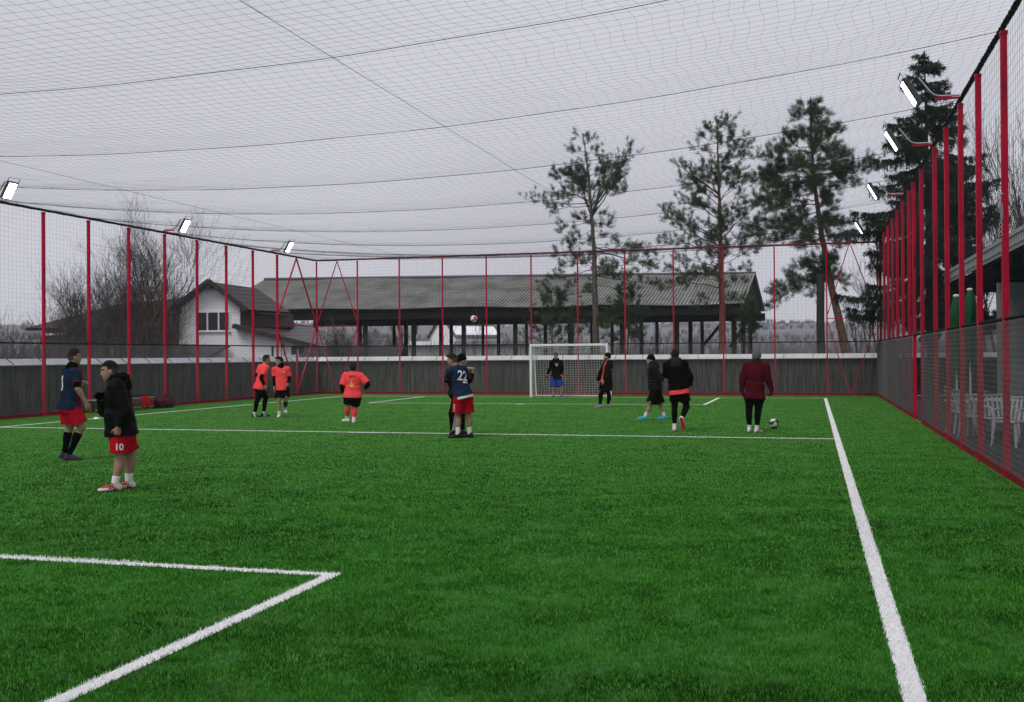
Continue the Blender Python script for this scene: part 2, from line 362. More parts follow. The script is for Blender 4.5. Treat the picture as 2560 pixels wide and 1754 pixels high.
def fence(name, label, A, B, posts, psize, gate=None, braces=(), rail_mat=None, seed=1, net_r=0.0018, t0=0.0, wire=0.0034, wire_mat=None):
    A, B = Vector((*A, 0)), Vector((*B, 0)); Ln = (B-A).length; u = (B-A)/Ln; nrm = Vector((u.y, -u.x, 0))
    root = empty(name, A); tag(root, label, 'fence')
    P = lambda s, z, o=0.0: A + u*s + nrm*o + Vector((0, 0, z))
    rz = math.atan2(u.y, u.x)
    for s in posts:
        m = MB(); m.box(P(s, H/2-0.02), (psize, psize, H-0.08), rz); m.box(P(s, 0.012), (psize*1.5, psize*1.5, 0.022), rz); m.box(P(s, H-0.09), (psize*1.18, psize*1.18, 0.05), rz)
        for bx_ in (-1, 1):
            for by_ in (-1, 1): m.box(P(s+bx_*psize*0.62, 0.030, by_*psize*0.62), (0.016, 0.016, 0.016), rz)
        m.build('post', RED, root, bevel=0.006)
    segs = [(t0, Ln)] if not gate else [(t0, gate[0]), (gate[1], Ln)]
    m = MB()
    for a, b in segs: m.bar(P(a, 0.05), P(b, 0.05), 0.06, 0.10, up=(0, 0, 1))
    m.build('base_beam', REDBASE, root, bevel=0.005)
    # top tube wrapped in rope
    m = MB(); n = int(Ln/0.06)
    rr = [0.036 + 0.005*math.sin(i*2.1) + 0.007*random.random() for i in range(n+1)]
    m.tube([P(t0+(Ln-t0)*i/n, H + 0.003*math.sin(i*0.4)) for i in range(n+1)], rr, 7); m.build('top_rail', rail_mat or ROPE, root)
    m = MB(); n = int(Ln/0.05)
    rr = [0.022 + 0.007*math.sin(i*2.3) + 0.004*random.random() for i in range(n+1)]
    m.tube([P(t0+(Ln-t0)*i/n, MID, -0.0) for i in range(n+1)], rr, 6); m.build('mid_rail', ROPE, root)
    # chain link: interlocked zigzag wires
    p = 0.078; nz = int((MID-0.10)/(p/2)); allP = []
    for a, b in segs:
        k = int((b-a)/p); s = a + 0.02 + p*np.arange(k)[:, None] + (p/2)*(np.arange(nz+1)[None] % 2)
        z = np.broadcast_to(0.10 + (p/2)*np.arange(nz+1)[None], s.shape)
        al = 0.045 + 0.006*np.sin(s*1.3) + 0.002*(np.arange(nz+1)[None] % 2)
        allP.append(np.stack([A.x+u.x*s+nrm.x*al, A.y+u.y*s+nrm.y*al, z], -1))
    for Q_ in allP: link('chain_link', strand_mesh('chain_link', Q_, wire, wire_mat or WIRE, ax=tuple(u), ay=tuple(nrm)), root)
    # upper safety net
    cs, cz = 0.15, 0.125
    ns, nzz = int((Ln-t0)/cs), int((H-MID)/cz)
    s = t0 + (Ln-t0)*np.arange(ns+1)/ns; z = MID + (H-MID)*np.arange(nzz+1)/nzz
    S, Z = np.meshgrid(s, z, indexing='ij')
    G = np.stack([A.x+u.x*S+nrm.x*0.03, A.y+u.y*S+nrm.y*0.03, Z - 0.035*np.abs(np.sin(S*math.pi/2.0))*np.sin((Z-MID)/(H-MID)*math.pi)], -1)
    w_ = (0.010*abs(u.x)+0.006, 0.010*abs(u.y)+0.006, 0.016)
    G = wobble_net(G, w_, seed)
    G[:, 0, 2] = MID; G[:, -1, 2] = H
    a1 = strand_mesh('n', G, net_r, NET, ax=tuple(u), ay=tuple(nrm)); a2 = strand_mesh('n', np.swapaxes(G, 0, 1), net_r, NET, ax=tuple(nrm), ay=(0, 0, 1))
    bm = bmesh.new(); bm.from_mesh(a1); bm.from_mesh(a2); me = bpy.data.meshes.new('safety_net'); bm.to_mesh(me); bm.free(); me.materials.append(NET)
    link('safety_net', me, root)
    for a, b, z1, z2 in braces:
        m = MB(); m.bar(P(a, z1, -0.01), P(b, z2, -0.01), psize*0.62); m.build('brace', RED, root)
    return root, P

tag_ = None
# left fence (runs away from the camera), last bay braced
lp = [1.96+2.0*k for k in range(0, 20)]
Lf, LP = fence('sports_fence', 'tall red-posted fence with black netting along the left touchline by the bench', (XL, 0), (XL, YB), [s for s in lp if s > 11 and s < 40.2], 0.08,
      braces=((39.9, 41.7, 3.18, H-0.05), (41.7, 43.55, H-0.05, 3.15), (39.9, 43.55, 3.02, 2.98), (39.9, 41.75, 2.9, 0.1), (43.55, 41.75, 2.9, 0.1)), seed=3, t0=11.9)
m = MB(); m.box(LP(41.72, 0.95, -0.01), (0.07, 0.07, 1.7)); m.build('stub_post', RED, Lf, bevel=0.005)
# back fence behind the far goal, both corner bays braced
bp = [0.0, 1.99, 3.99, 6.0, 8.0, 9.99, 12.01, 14.01, 16.01, 18.02, 20.03, 22.03, XR-XL]
D = XR-XL
Bf, BP = fence('sports_fence', 'tall red fence behind the far goal with a diamond brace in each corner bay', (XL, YB), (XR, YB), bp, 0.055,
      braces=((0.03, 1.0, 3.15, H-0.05), (1.0, 1.97, H-0.05, 3.15), (0.03, 1.97, 3.0, 3.0), (0.03, 0.97, 2.9, 0.1), (1.97, 1.03, 2.9, 0.1),
              (22.05, D-1.05, 3.15, H-0.05), (D-1.0, D-0.03, H-0.05, 3.15), (22.05, D-0.03, 3.0, 3.0), (22.05, D-1.05, 2.9, 0.1), (D-0.03, D-1.0, 2.9, 0.1)),
      rail_mat=mat('red_and_black_rail', (0.014, 0.014, 0.015), 0.6, 0.1, 0.35, col2=(0.32, 0.012, 0.04)), seed=5)
# right fence, close to the camera, with a gateway
rp = [YB-41.63+2.0*k for k in range(0, 21)]
Rf, RP = fence('sports_fence', 'tall red-posted fence with a gateway along the right side of the pitch', (XR, YB), (XR, 0),
      [1.9, 4.0, 6.0, 8.0, 10.0, 12.0, 14.0, 15.35, 17.35, 20.1, 22.1, 24.1, 26.1, 28.35, 30.6, 32.6], 0.082,
      gate=(15.4, 17.3), braces=((14.3, 17.0, 2.6, 5.6), (0.1, 2.0, 5.4, 2.9), (0.1, 2.0, 3.0, 3.1)), seed=9, wire=0.0034, wire_mat=WIRED)
# turnbuckle and hook on the post nearest to the camera
yq = YB-28.35
m = MB(); q = Vector((XR-0.06, yq-0.06, 3.62))
m.tube([q+Vector((0.0, 0, 0.02)), q+Vector((-0.035, 0, 0.05)), q+Vector((-0.04, 0, 0.10)), q+Vector((0, 0, 0.13)), q+Vector((0.03, 0, 0.10))], 0.009, 6)
m.tube([q+Vector((0, 0, 0.02)), q+Vector((0.005, 0, -0.28))], 0.008, 6); m.tube([q+Vector((0.02, 0, -0.02)), q+Vector((0.025, 0, -0.24))], 0.006, 6)
for dz in (-0.30, -0.36, -0.42): m.tube([q+Vector((0.018*math.cos(a), 0.006, dz+0.028*math.sin(a))) for a in np.linspace(0, 6.28, 9)], 0.006, 5)
m.build('turnbuckle', STEEL, Rf)

# ================================================================== overhead net
def sky_net():
    root = empty('overhead_net', ((XL+XR)/2, 24, H)); tag(root, 'fine dark netting sagging over the whole pitch from rail to rail', 'netting')
    xc, hw = (XL+XR)/2, (XR-XL)/2
    def zf(x, y, scal=0.09):
        t = (x-xc)/hw
        amp = 0.86*np.clip((YB-y)/9.0, 0, 1)**0.8
        return H - amp*(1-np.abs(t)**2.0) - scal*np.abs(np.sin(np.pi*(y-3.5)/4.0))*np.clip((1-np.abs(t))*6, 0, 1)
    nx, ny = 136, 222; Y0 = 6.0
    x = XL + (XR-XL)*np.arange(nx+1)/nx; y = Y0 + (YB-Y0)*np.arange(ny+1)/ny
    X, Y = np.meshgrid(x, y, indexing='ij')
    wav = 0.026*np.sin(Y*2.3 + 1.7*np.sin(X*0.8)) + 0.03*np.sin(Y*5.1 + X*1.3)
    G = np.stack([X + wav*np.clip((XR-X)*3, 0, 1)*np.clip((X-XL)*3, 0, 1), Y + 0.012*np.sin(X*3.1+Y), zf(X, Y)], -1)
    G = wobble_net(G, (0.036, 0.012, 0.010), 11)
    a1 = strand_mesh('n', G, 0.0012, NET, ax=(1, 0, 0), ay=(0, 0, 1)); a2 = strand_mesh('n', np.swapaxes(G, 0, 1), 0.0013, NET, ax=(0, 1, 0), ay=(0, 0, 1))
    bm = bmesh.new(); bm.from_mesh(a1); bm.from_mesh(a2); me = bpy.data.meshes.new('netting'); bm.to_mesh(me); bm.free(); me.materials.append(NET)
    link('netting', me, root)
    for yr in np.arange(7.5, 43, 4.0):
        m = MB(); xs = np.linspace(XL, XR, 60)
        m.tube([(a, yr+0.02*math.sin(a*2), float(zf(a, yr))-0.004) for a in xs], 0.005 if yr > 18 else 0.0042, 5); m.build('support_rope', ROPE, root)
    for xr_ in (-14.1, -5.45):
        m = MB(); m.tube([(xr_, a, float(zf(xr_, a, 0.0))+0.004) for a in np.linspace(Y0, YB, 70)], 0.0032, 5); m.build('support_rope', ROPE, root)
sky_net()

# ================================================================== goal
def goal():
    gx0, gx1, y0 = -10.80, -7.72, GY; hgt = 2.0; r = 0.045
    root = empty('football_goal', ((gx0+gx1)/2, y0, 0)); tag(root, 'white football goal with white net in front of the far fence', 'goal')
    for x in (gx0, gx1):
        m = MB(); m.box((x, y0, (hgt+0.07)/2), (0.09, 0.09, hgt+0.07)); m.build('post', WHITEP, root, bevel=0.015)
    m = MB(); m.box(((gx0+gx1)/2, y0, hgt+0.025), (gx1-gx0-0.09, 0.088, 0.088)); m.build('crossbar', WHITEP, root, bevel=0.015)
    bt, bb = 0.55, 0.85
    for x in (gx0, gx1):
        m = MB(); m.tube([(x, y0+0.04, hgt), (x, y0+bt-0.05, hgt-0.02), (x, y0+bt, hgt-0.08), (x, y0+bb, 0.03), (x, y0+0.05, 0.03)], 0.02, 8); m.build('side_frame', WHITEP, root)
    m = MB(); m.tube([(gx0+0.02, y0+bb, 0.03), (gx1-0.02, y0+bb, 0.03)], 0.02, 8); m.build('ground_bar', WHITEP, root)
    # net: back and roof sheet, two sides
    ncol, nr = 28, 26; c = 0.11
    xs = np.linspace(gx0, gx1, ncol+1)
    prof = [(y0+0.04, hgt)] + [(y0+0.04+(bt-0.04)*k/5, hgt-0.015) for k in range(1, 6)] + [(y0+bt+(bb-bt)*k/20, (hgt-0.015)*(1-k/20)+0.03*k/20) for k in range(1, 21)]
    G = np.zeros((ncol+1, len(prof), 3))
    for j, (yy, zz) in enumerate(prof):
        sag = 0.10*np.sin((xs-gx0)/(gx1-gx0)*math.pi)*(1 if 0 < j < 7 else 0.35)
        G[:, j, 0] = xs; G[:, j, 1] = yy + (0.12*np.sin((xs-gx0)/(gx1-gx0)*math.pi)*math.sin(j/26*math.pi)); G[:, j, 2] = np.maximum(zz - sag*(zz/hgt), 0.02)
    G = wobble_net(G, (0.014, 0.02, 0.012), 21)
    parts = [strand_mesh('n', G, 0.0045, WHITEP), strand_mesh('n', np.swapaxes(G, 0, 1), 0.0045, WHITEP, ax=(0, 1, 0), ay=(0, 0, 1))]
    for x in (gx0, gx1):
        K = np.zeros((8, 20, 3))
        for j in range(20):
            z = hgt*(1-j/19); yy = y0+0.05; ye = y0+bt+(bb-bt)*j/19
            K[:, j, 0] = x; K[:, j, 1] = np.linspace(yy, ye, 8); K[:, j, 2] = max(z, 0.02)
        K = wobble_net(K, (0.012, 0.006, 0.012), 30)
        parts += [strand_mesh('n', K, 0.0045, WHITEP), strand_mesh('n', np.swapaxes(K, 0, 1), 0.0045, WHITEP, ax=(1, 0, 0), ay=(0, 0, 1))]
    bm = bmesh.new()
    for p in parts: bm.from_mesh(p)
    me = bpy.data.meshes.new('net'); bm.to_mesh(me); bm.free(); me.materials.append(WHITEP); link('net', me, root)
goal()

# ================================================================== floodlights
LED = bpy.data.materials.new('lit_led_panel'); LED.use_nodes = True
_b = LED.node_tree.nodes['Principled BSDF']; _b.inputs['Base Color'].default_value = (0.9, 0.95, 0.93, 1)
_b.inputs['Emission Color'].default_value = (0.93, 1.0, 0.96, 1); _b.inputs['Emission Strength'].default_value = 9.0
def floodlight():
    root = empty('floodlight'); 
    m = MB(); m.bar((0.04, 0, 0.03), (-0.40, 0, 0.03), 0.05, 0.035); m.build('bracket', RED, root, bevel=0.004)
    m = MB(); m.tube([(0.0, 0, 0.075), (-0.30, 0, 0.075), (-0.40, 0, 0.10), (-0.48, 0, 0.17), (-0.66, 0, 0.42)], 0.018, 8); m.build('arm', STEEL, root)
    c = Vector((-0.82, 0, 0.15)); t = Vector((0.5, 0, -0.866)); nrm = Vector((-0.866, 0, -0.5)); y = Vector((0, 1, 0))
    Q = Matrix((y, t, y.cross(t))).transposed()
    m = MB(); m.box(c-nrm*0.03, (0.34, 0.52, 0.05), M=Q)
    for k in range(-3, 4): m.box(c-nrm*0.075+y*0.05*k, (0.008, 0.5, 0.045), M=Q)
    m.build('housing', DARKM, root, bevel=0.004)
    m = MB()
    for s in (-1, 1):
        m.bar(c-nrm*0.03+y*0.205*s, c-nrm*0.03+y*0.205*s-t*0.36, 0.02, 0.006)
    m.bar(c-nrm*0.03-t*0.36+y*0.205, c-nrm*0.03-t*0.36-y*0.205, 0.02, 0.006); m.build('yoke', DARKM, root)
    m = MB(); m.box(c+nrm*0.003, (0.28, 0.44, 0.012), M=Q); m.build('led_panel', LED, root)
    return root
fl = floodlight()
right_txt = ['nearest floodlight on the right fence, big panel in front of the dark spruce', 'second floodlight along the right fence, seen almost edge-on below the nearest one',
             'small lit floodlight on the right fence, third from the camera', 'farthest floodlight on the right fence, next to the back corner']
left_txt = ['lit floodlight at the left edge of the photo on the left fence', 'lit floodlight above the bare tree on the left fence', 'lit floodlight near the far left corner above the house']
for i, (x, y, rz, txt) in enumerate([(XR, 19.6, 0, right_txt[0]), (XR, 23.9, 0, right_txt[1]), (XR, 31.3, 0, right_txt[2]), (XR, 40.2, 0, right_txt[3]),
                     (XL, 23.7, math.pi, left_txt[0]), (XL, 31.96, math.pi, left_txt[1]), (XL, 39.5, math.pi, left_txt[2])]):
    o = fl if i == 0 else copy_tree(fl)
    o.location = (x, y, H+0.03); o.rotation_euler = (0, 0, rz); tag(o, txt, 'floodlight', 'floodlights on the fence rails')

# ================================================================== concrete boundary walls
def wall(label, A, B, capm, n, ribs):
    A, B = Vector((*A, 0)), Vector((*B, 0)); Ln = (B-A).length; u = (B-A)/Ln; n = Vector((*n, 0))
    root = empty('boundary_wall', A); tag(root, label, 'wall')
    rz = math.atan2(u.y, u.x)
    k = 0; s = 0.0; m = MB()
    while s < Ln-0.01:
        l = min(2.0, Ln-s); m.box(A+u*(s+l/2)-n*0.06+Vector((0, 0, 0.73)), (l-0.012, 0.10, 1.46), rz); s += 2.0
    m.build('wall_panels', CONC, root)
    m = MB(); s = 0.0
    while s < Ln: m.box(A+u*s-n*0.06+Vector((0, 0, 0.74)), (0.10, 0.13, 1.48), rz); s += 2.0
    m.build('wall_posts', CONC, root)
    m = MB()
    pr = [A+n*0.16+Vector((0, 0, 1.46)), A+n*0.16+Vector((0, 0, 1.485)), A-n*0.10+Vector((0, 0, 1.66)), A-n*0.34+Vector((0, 0, 1.485)), A-n*0.34+Vector((0, 0, 1.46)), A-n*0.1+Vector((0, 0, 1.50))]
    m.prism(pr, u*Ln); s = 0.3
    while s < Ln:
        a = A+u*s
        m.bar(a+n*0.165+Vector((0, 0, 1.49)), a-n*0.10+Vector((0, 0, 1.668)), 0.022, 0.016, up=tuple(u), mi=1); s += ribs
    m.build('coping', [capm, DARKM], root)
wall('dark grey concrete wall with blue-grey metal coping behind the left fence', (XL-0.55, 8), (XL-0.55, YB+0.78), CAPM, (1, 0), 1.3)
wall('dark concrete wall with pale metal coping behind the far goal', (XL-0.65, YB+0.9), (9.5, YB+0.9), CAPW, (0, -1), 1.15)

# ================================================================== bench and belongings
def bench():
    WOODR = mat('worn_red_brown_plank', (0.20, 0.085, 0.07), 0.7, 0.3, 8, stretch=(6, 1, 6)); GREYW = mat('pale_worn_plank', (0.30, 0.28, 0.26), 0.75, 0.2, 8)
    x, y0, y1 = -20.95, 27.4, 30.35
    root = empty('bench', (x, (y0+y1)/2, 0)); tag(root, 'low wooden bench with jackets on it beside the left fence', 'bench')
    m = MB(); m.box((x, (y0+y1)/2, 0.385), (0.36, y1-y0, 0.035)); m.build('seat', GREYW, root, bevel=0.006)
    m = MB(); m.box((x+0.165, (y0+y1)/2, 0.315), (0.025, y1-y0-0.06, 0.10)); m.build('apron', WOODR, root, bevel=0.004)
    m = MB(); m.box((x+0.12, (y0+y1)/2, 0.09), (0.10, y1-y0-0.1, 0.03)); m.build('stretcher', GREYW, root)
    for yy in (y0+0.12, (y0+y1)/2, y1-0.06):
        for dx in (-0.13, 0.13):
            m = MB(); m.box((x+dx, yy, 0.184), (0.05, 0.05, 0.366)); m.build('leg', WOODR, root)
bench()
def cloth_lump(name, c, size, m_, label, cat, seed, droop=None):
    """a crumpled garment or soft bag: a displaced dome that rests on its base"""
    mb = MB(); nu, nv = 28, 14; c = Vector(c); vs = []
    for j in range(nv+1):
        for i in range(nu):
            th, ph = math.pi*j/nv, 2*math.pi*i/nu
            d = Vector((math.sin(th)*math.cos(ph), math.sin(th)*math.sin(ph), math.cos(th)))
            k = 1 + 0.42*mnoise.noise(d*2.1+Vector((seed, 0, 0))) + 0.18*mnoise.noise(d*5+Vector((0, seed, 0)))
            p = Vector((d.x*size[0]*k, d.y*size[1]*k, max(d.z*size[2]*k, -size[2]*0.5)+size[2]*0.5))
            vs.append(c+p)
    fs = [(j*nu+i, (j+1)*nu+i, (j+1)*nu+(i+1) % nu, j*nu+(i+1) % nu) for j in range(nv) for i in range(nu)]
    mb.add(vs, fs, 0, True); o = mb.build(name, m_); tag(o, label, cat); return o
BLACKF = mat('black_fabric', (0.010, 0.010, 0.011), 0.85, 0.3, 20, bump=0.2)
cloth_lump('jacket', (-20.97, 29.75, 0.40), (0.16, 0.75, 0.05), BLACKF, 'crumpled black jacket lying on the bench seat', 'jacket', 3)
cloth_lump('sports_bag', (-20.85, 30.95, 0.0), (0.26, 0.52, 0.28), mat('maroon_bag_cloth', (0.07, 0.010, 0.024), 0.7, 0.3, 9, bump=0.4), 'soft maroon bag on the turf at the end of the bench', 'bag', 8)
cloth_lump('bag', (-20.9, 29.05, 0.0), (0.16, 0.22, 0.16), BLACKF, 'small black bag under the wooden bench', 'bag', 12)
m = MB()   # red bib hanging over the bench edge
pts = []
for i in range(9):
    for j in range(9):
        yy = 29.62 + 0.46*i/8 + 0.03*math.sin(j*1.1); s = j/8*0.62
        x_ = -20.98 + min(s, 0.225) + 0.012*math.sin(i*1.9); z_ = 0.425 + 0.012*math.sin(i*2.2+j) - max(0, s-0.225)*(0.85+0.15*math.sin(i*1.3))
        pts.append((x_, yy, z_))
m.add(pts, [(i*9+j, i*9+j+1, i*9+10+j, i*9+9+j) for i in range(8) for j in range(8)], 0, True)
o = m.build('training_bib', mat('red_bib', (0.55, 0.012, 0.02), 0.7, 0.15, 10), fixn=False); tag(o, 'bright red shirt hanging over the edge of the bench', 'shirt')
md = o.modifiers.new('thick', 'SOLIDIFY'); md.thickness = 0.008

# white plastic marker on the turf
m = MB(); cx_, cy_ = -18.9, 24.9
m.tube([(cx_, cy_, 0.002), (cx_, cy_, 0.02), (cx_, cy_, 0.05)], [0.10, 0.07, 0.035], 14); tag(m.build('marker_cone', WHITEP), 'small white marker disc on the turf near the left fence', 'marker')
# ================================================================== hills, haze
DS = 2560/2324.0      # photograph read at 2324 px wide
def dp(x, y, depth): return at(x*DS, y*DS, depth)
def sstep(a, b, x):
    t = min(1, max(0, (x-a)/(b-a))); return t*t*(3-2*t)
def hill_z(x, y):
    r = math.hypot(x, y)
    h = 23.5*sstep(180, 860, r) + 2.2*mnoise.noise(Vector((x/90, y/90, 0)))*sstep(140, 300, r) + 1.0*mnoise.noise(Vector((x/25, y/25, 3)))*sstep(150, 300, r)
    h += 6.0*mnoise.noise(Vector((x/260, y/260, 7)))*sstep(400, 860, r)
    return h - 1.2*(1-sstep(130, 220, r))
def hills():
    V = []; F = []; na, nr = 150, 46
    for j in range(nr):
        r = 130*(1400/130)**(j/(nr-1))
        for i in range(na):
            a = YAW + R(-62+124*i/(na-1)); x, y = -r*math.sin(a), r*math.cos(a); V.append((x, y, hill_z(x, y)))
    F = [(j*na+i, j*na+i+1, (j+1)*na+i+1, (j+1)*na+i) for j in range(nr-1) for i in range(na-1)]
    m = mat('hazed_hill_ground', (0.13, 0.13, 0.138), 0.95, 0.2, 0.012, col2=(0.22, 0.22, 0.235), detail=9)  # part of the distance haze is painted in: ground colour kept pale
    tag(link('hills', fast_mesh('hills', V, F, m, smooth=True)), kind='structure')
hills()
def haze():
    m = bpy.data.materials.new('haze_air'); m.use_nodes = True; t = m.node_tree; t.nodes.clear()
    o = t.nodes.new('ShaderNodeOutputMaterial'); v = t.nodes.new('ShaderNodeVolumePrincipled')
    v.inputs['Color'].default_value = (0.92, 0.94, 0.97, 1); v.inputs['Density'].default_value = 0.00034; v.inputs['Anisotropy'].default_value = 0.2
    t.links.new(v.outputs['Volume'], o.inputs['Volume'])
    g = MB(); g.box((0, 700, 21.0), (3600, 1560, 46.0)); o_ = g.build('haze', m); tag(o_, kind='stuff')
haze()

# ================================================================== vegetation builders
OFF3 = np.array([(1, 0.1, 0.35), (-0.55, 0.83, -0.35), (-0.45, -0.9, 0.2)], np.float32)
def tubes_mesh(name, P, Rr, m):
    P = np.asarray(P, np.float32); Rr = np.asarray(Rr, np.float32); S, N, _ = P.shape
    V = (P[:, :, None, :] + OFF3[None, None]*Rr[:, :, None, None]).reshape(-1, 3)
    base = (np.arange(S)[:, None]*N + np.arange(N-1)[None])[..., None]*3
    k = np.arange(3); kn = (k+1) % 3
    return fast_mesh(name, V, np.stack([base+k, base+kn, base+3+kn, base+3+k], -1).reshape(-1, 4), m, smooth=True)
def rvec(rn): 
    v = Vector((rn.gauss(0, 1), rn.gauss(0, 1), rn.gauss(0, 1))); return v.normalized()
def grow(rn, p, d, ln, r, lvl, maxl, out, curl=0.25, up=0.15, kids=(3, 5), shrink=0.62, spread=0.75, rmin=0.004):
    N = 5; pts = [p.copy()]; q = p.copy(); dd = d.normalized()
    for i in range(N-1):
        dd = (dd + rvec(rn)*curl + Vector((0, 0, up))).normalized(); q = q + dd*(ln/(N-1)); pts.append(q.copy())
    r1 = max(rmin, r*0.55)
    out.append((pts, [r+(r1-r)*i/(N-1) for i in range(N)]))
    if lvl >= maxl: return
    for _ in range(rn.randint(*kids)):
        t = rn.uniform(0.25, 1.0); i = min(N-2, int(t*(N-1))); f = t*(N-1)-i
        b = pts[i].lerp(pts[i+1], f); td = (pts[i+1]-pts[i]).normalized()
        side = rvec(rn); side = (side - td*side.dot(td)).normalized()
        grow(rn, b, td*(1-spread*0.5)+side*spread, ln*shrink*rn.uniform(0.7, 1.2), max(rmin, r*(1-0.5*t)*0.6), lvl+1, maxl, out, curl, up, kids, shrink, spread, rmin)
def bare_tree(name, label, base, stems, m, seed, group=None, cat='tree', curl=0.25, up=0.12, kids=(3, 5), maxl=4, shrink=0.62, spread=0.7, rmin=0.005):
    """stems: list of (dx, dy, dir, length, radius)"""
    rn = random.Random(seed); root = empty(name, base); tag(root, label, cat, group)
    trunk, crown = [], []
    for dx, dy, d, ln, r in stems:
        out = []; grow(rn, Vector(base)+Vector((dx, dy, -0.15)), Vector(d), ln, r, 0, maxl, out, curl, up, kids, shrink, spread, rmin)
        trunk.append(out[0]); crown += out[1:]
    link('trunk', tubes_mesh('trunk', [a for a, b in trunk], [b for a, b in trunk], m), root)
    if crown: link('crown', tubes_mesh('crown', [a for a, b in crown], [b for a, b in crown], m), root)
    return root
def needles(name, P, Dv, L, W, k, m, spread, seed, up=0.0, parent=None):
    """k thin needle faces round every point of P, fanned about direction Dv"""
    r = np.random.default_rng(seed); P = np.repeat(np.asarray(P, np.float32), k, 0); Dv = np.repeat(np.asarray(Dv, np.float32), k, 0)
    n = len(P); d = Dv + r.normal(0, spread, (n, 3)); d[:, 2] += up; d /= np.linalg.norm(d, axis=1)[:, None]
    s = np.cross(d, r.normal(0, 1, (n, 3))); s /= np.linalg.norm(s, axis=1)[:, None]
    ln = (L*(0.6+0.7*r.random(n)))[:, None]; b = P + r.normal(0, L*0.22, (n, 3))
    V = np.stack([b-s*W*0.5, b+s*W*0.5, b+d*ln+s*W*0.2, b+d*ln-s*W*0.2], 1).reshape(-1, 3)
    me = fast_mesh(name, V, np.arange(n*4).reshape(-1, 4), m)
    ca = me.color_attributes.new('Col', 'FLOAT_COLOR', 'POINT')
    g = np.repeat(np.repeat(0.65+0.7*r.random(n//k), k)*(0.85+0.3*r.random(n)), 4); c = np.ones((n*4, 4), np.float32); c[:, 0] = g*1.02; c[:, 1] = g; c[:, 2] = g
    ca.data.foreach_set('color', c.ravel())
    return link(name, me, parent)
PINEN = mat('pine_needles', (0.036, 0.080, 0.038), 0.7, 0.3, 0.9, col2=(0.074, 0.138, 0.064), attr='Col', trans=0.15)
SPRUCEN = mat('spruce_needles', (0.012, 0.024, 0.018), 0.75, 0.3, 1.2, col2=(0.026, 0.046, 0.032), attr='Col', trans=0.1)

def bez(a, b, c, n): return [a*(1-t)**2 + b*2*t*(1-t) + c*t*t for t in [i/(n-1) for i in range(n)]]
def pine(label, zc, trunk, r0, limbs, seed, bark, dens=1.0, extra=1.0, tl=0.17, group=None, low=None):
    rn = random.Random(seed)
    T = [dp(x, y, zc) for x, y in trunk]; base = T[0].copy(); base.z = 0
    T = [base + Vector((T[0].x-base.x, T[0].y-base.y, -0.1))] + T
    # smooth trunk
    pts = []
    for i in range(len(T)-1):
        for k in range(4): pts.append(T[i].lerp(T[i+1], k/4) + Vector((rn.gauss(0, 0.012), rn.gauss(0, 0.012), 0)))
    pts.append(T[-1])
    zt = T[-1].z; rs = [max(0.02, r0*(1-(max(0, p.z)/zt)**1.15*0.93)) for p in pts]
    root = empty('pine_tree', base); tag(root, label, 'tree', group)
    m = MB(); m.tube(pts, rs, 9); m.build('trunk', bark, root)
    def on_trunk(z):
        for i in range(len(pts)-1):
            if pts[i].z <= z <= pts[i+1].z: return pts[i].lerp(pts[i+1], (z-pts[i].z)/max(1e-6, pts[i+1].z-pts[i].z))
        return pts[-1].copy()
    bp_, br_, tp, td = [], [], [], []
    vd = Vector((FW.x, FW.y, 0)).normalized()
    todo = []
    for ys, xe, ye in limbs:
        end = dp(xe, ye, zc); zs = dp(trunk[0][0], ys, zc).z; st = on_trunk(zs)
        ln = (end-st).length; end = end + vd*rn.uniform(-0.35, 0.35)*ln
        todo.append((st, end))
        for _ in range(2):
            if rn.random() < 0.62*extra:
                a = rn.choice((-1, 1))*rn.uniform(45, 125); e2 = st + Matrix.Rotation(R(a), 3, 'Z') @ (end-st)*rn.uniform(0.55, 0.9)
                todo.append((st+Vector((0, 0, rn.uniform(-0.25, 0.25))), e2))
    for st, end in todo:
        ln = (end-st).length; mid = st.lerp(end, 0.5) + Vector((0, 0, rn.uniform(-0.06, 0.16)*ln)) + rvec(rn)*0.06*ln
        c = bez(st, mid, end, 9); c = [p + rvec(rn)*0.025*min(ln, 2.0)*(i > 0) for i, p in enumerate(c)]
        r = 0.014 + 0.016*ln
        for i in range(2): pass
        bp_.append(c[0:5]); br_.append([r*(1-0.1*i) for i in range(5)]); bp_.append(c[4:9]); br_.append([r*(0.6-0.12*i) for i in range(5)])
        nsub = max(3, int(ln*8.5*dens))
        for _ in range(nsub):
            t = rn.uniform(0.30, 1.0)**0.75; i = min(7, int(t*8)); b = c[i].lerp(c[i+1], t*8-i); d = (c[i+1]-c[i]).normalized()
            sd = (d*rn.uniform(0.3, 1.0) + rvec(rn)*0.8 + Vector((0, 0, 0.28))).normalized(); sl_ = rn.uniform(0.25, 0.62)*(0.7+0.12*ln)
            e = b + sd*sl_ + Vector((0, 0, 0.08)); q = bez(b, b.lerp(e, 0.5)-Vector((0, 0, 0.05)), e, 5)
            bp_.append(q); br_.append([0.010, 0.009, 0.008, 0.006, 0.004])
            for k in range(rn.randint(2, 4)):
                u = rn.uniform(0.35, 1.0); j = min(3, int(u*4)); tp.append(q[j].lerp(q[j+1], u*4-j) + rvec(rn)*0.05); td.append((sd + Vector((0, 0, 0.5))).normalized())
            tp.append(e); td.append((sd+Vector((0, 0, 0.6))).normalized())
    link('branches', tubes_mesh('branches', bp_, br_, bark), root)
    needles('crown', np.array([tuple(p) for p in tp]), np.array([tuple(p) for p in td]), tl*0.92, 0.011, 19, PINEN, 0.66, seed, parent=root)
    return root

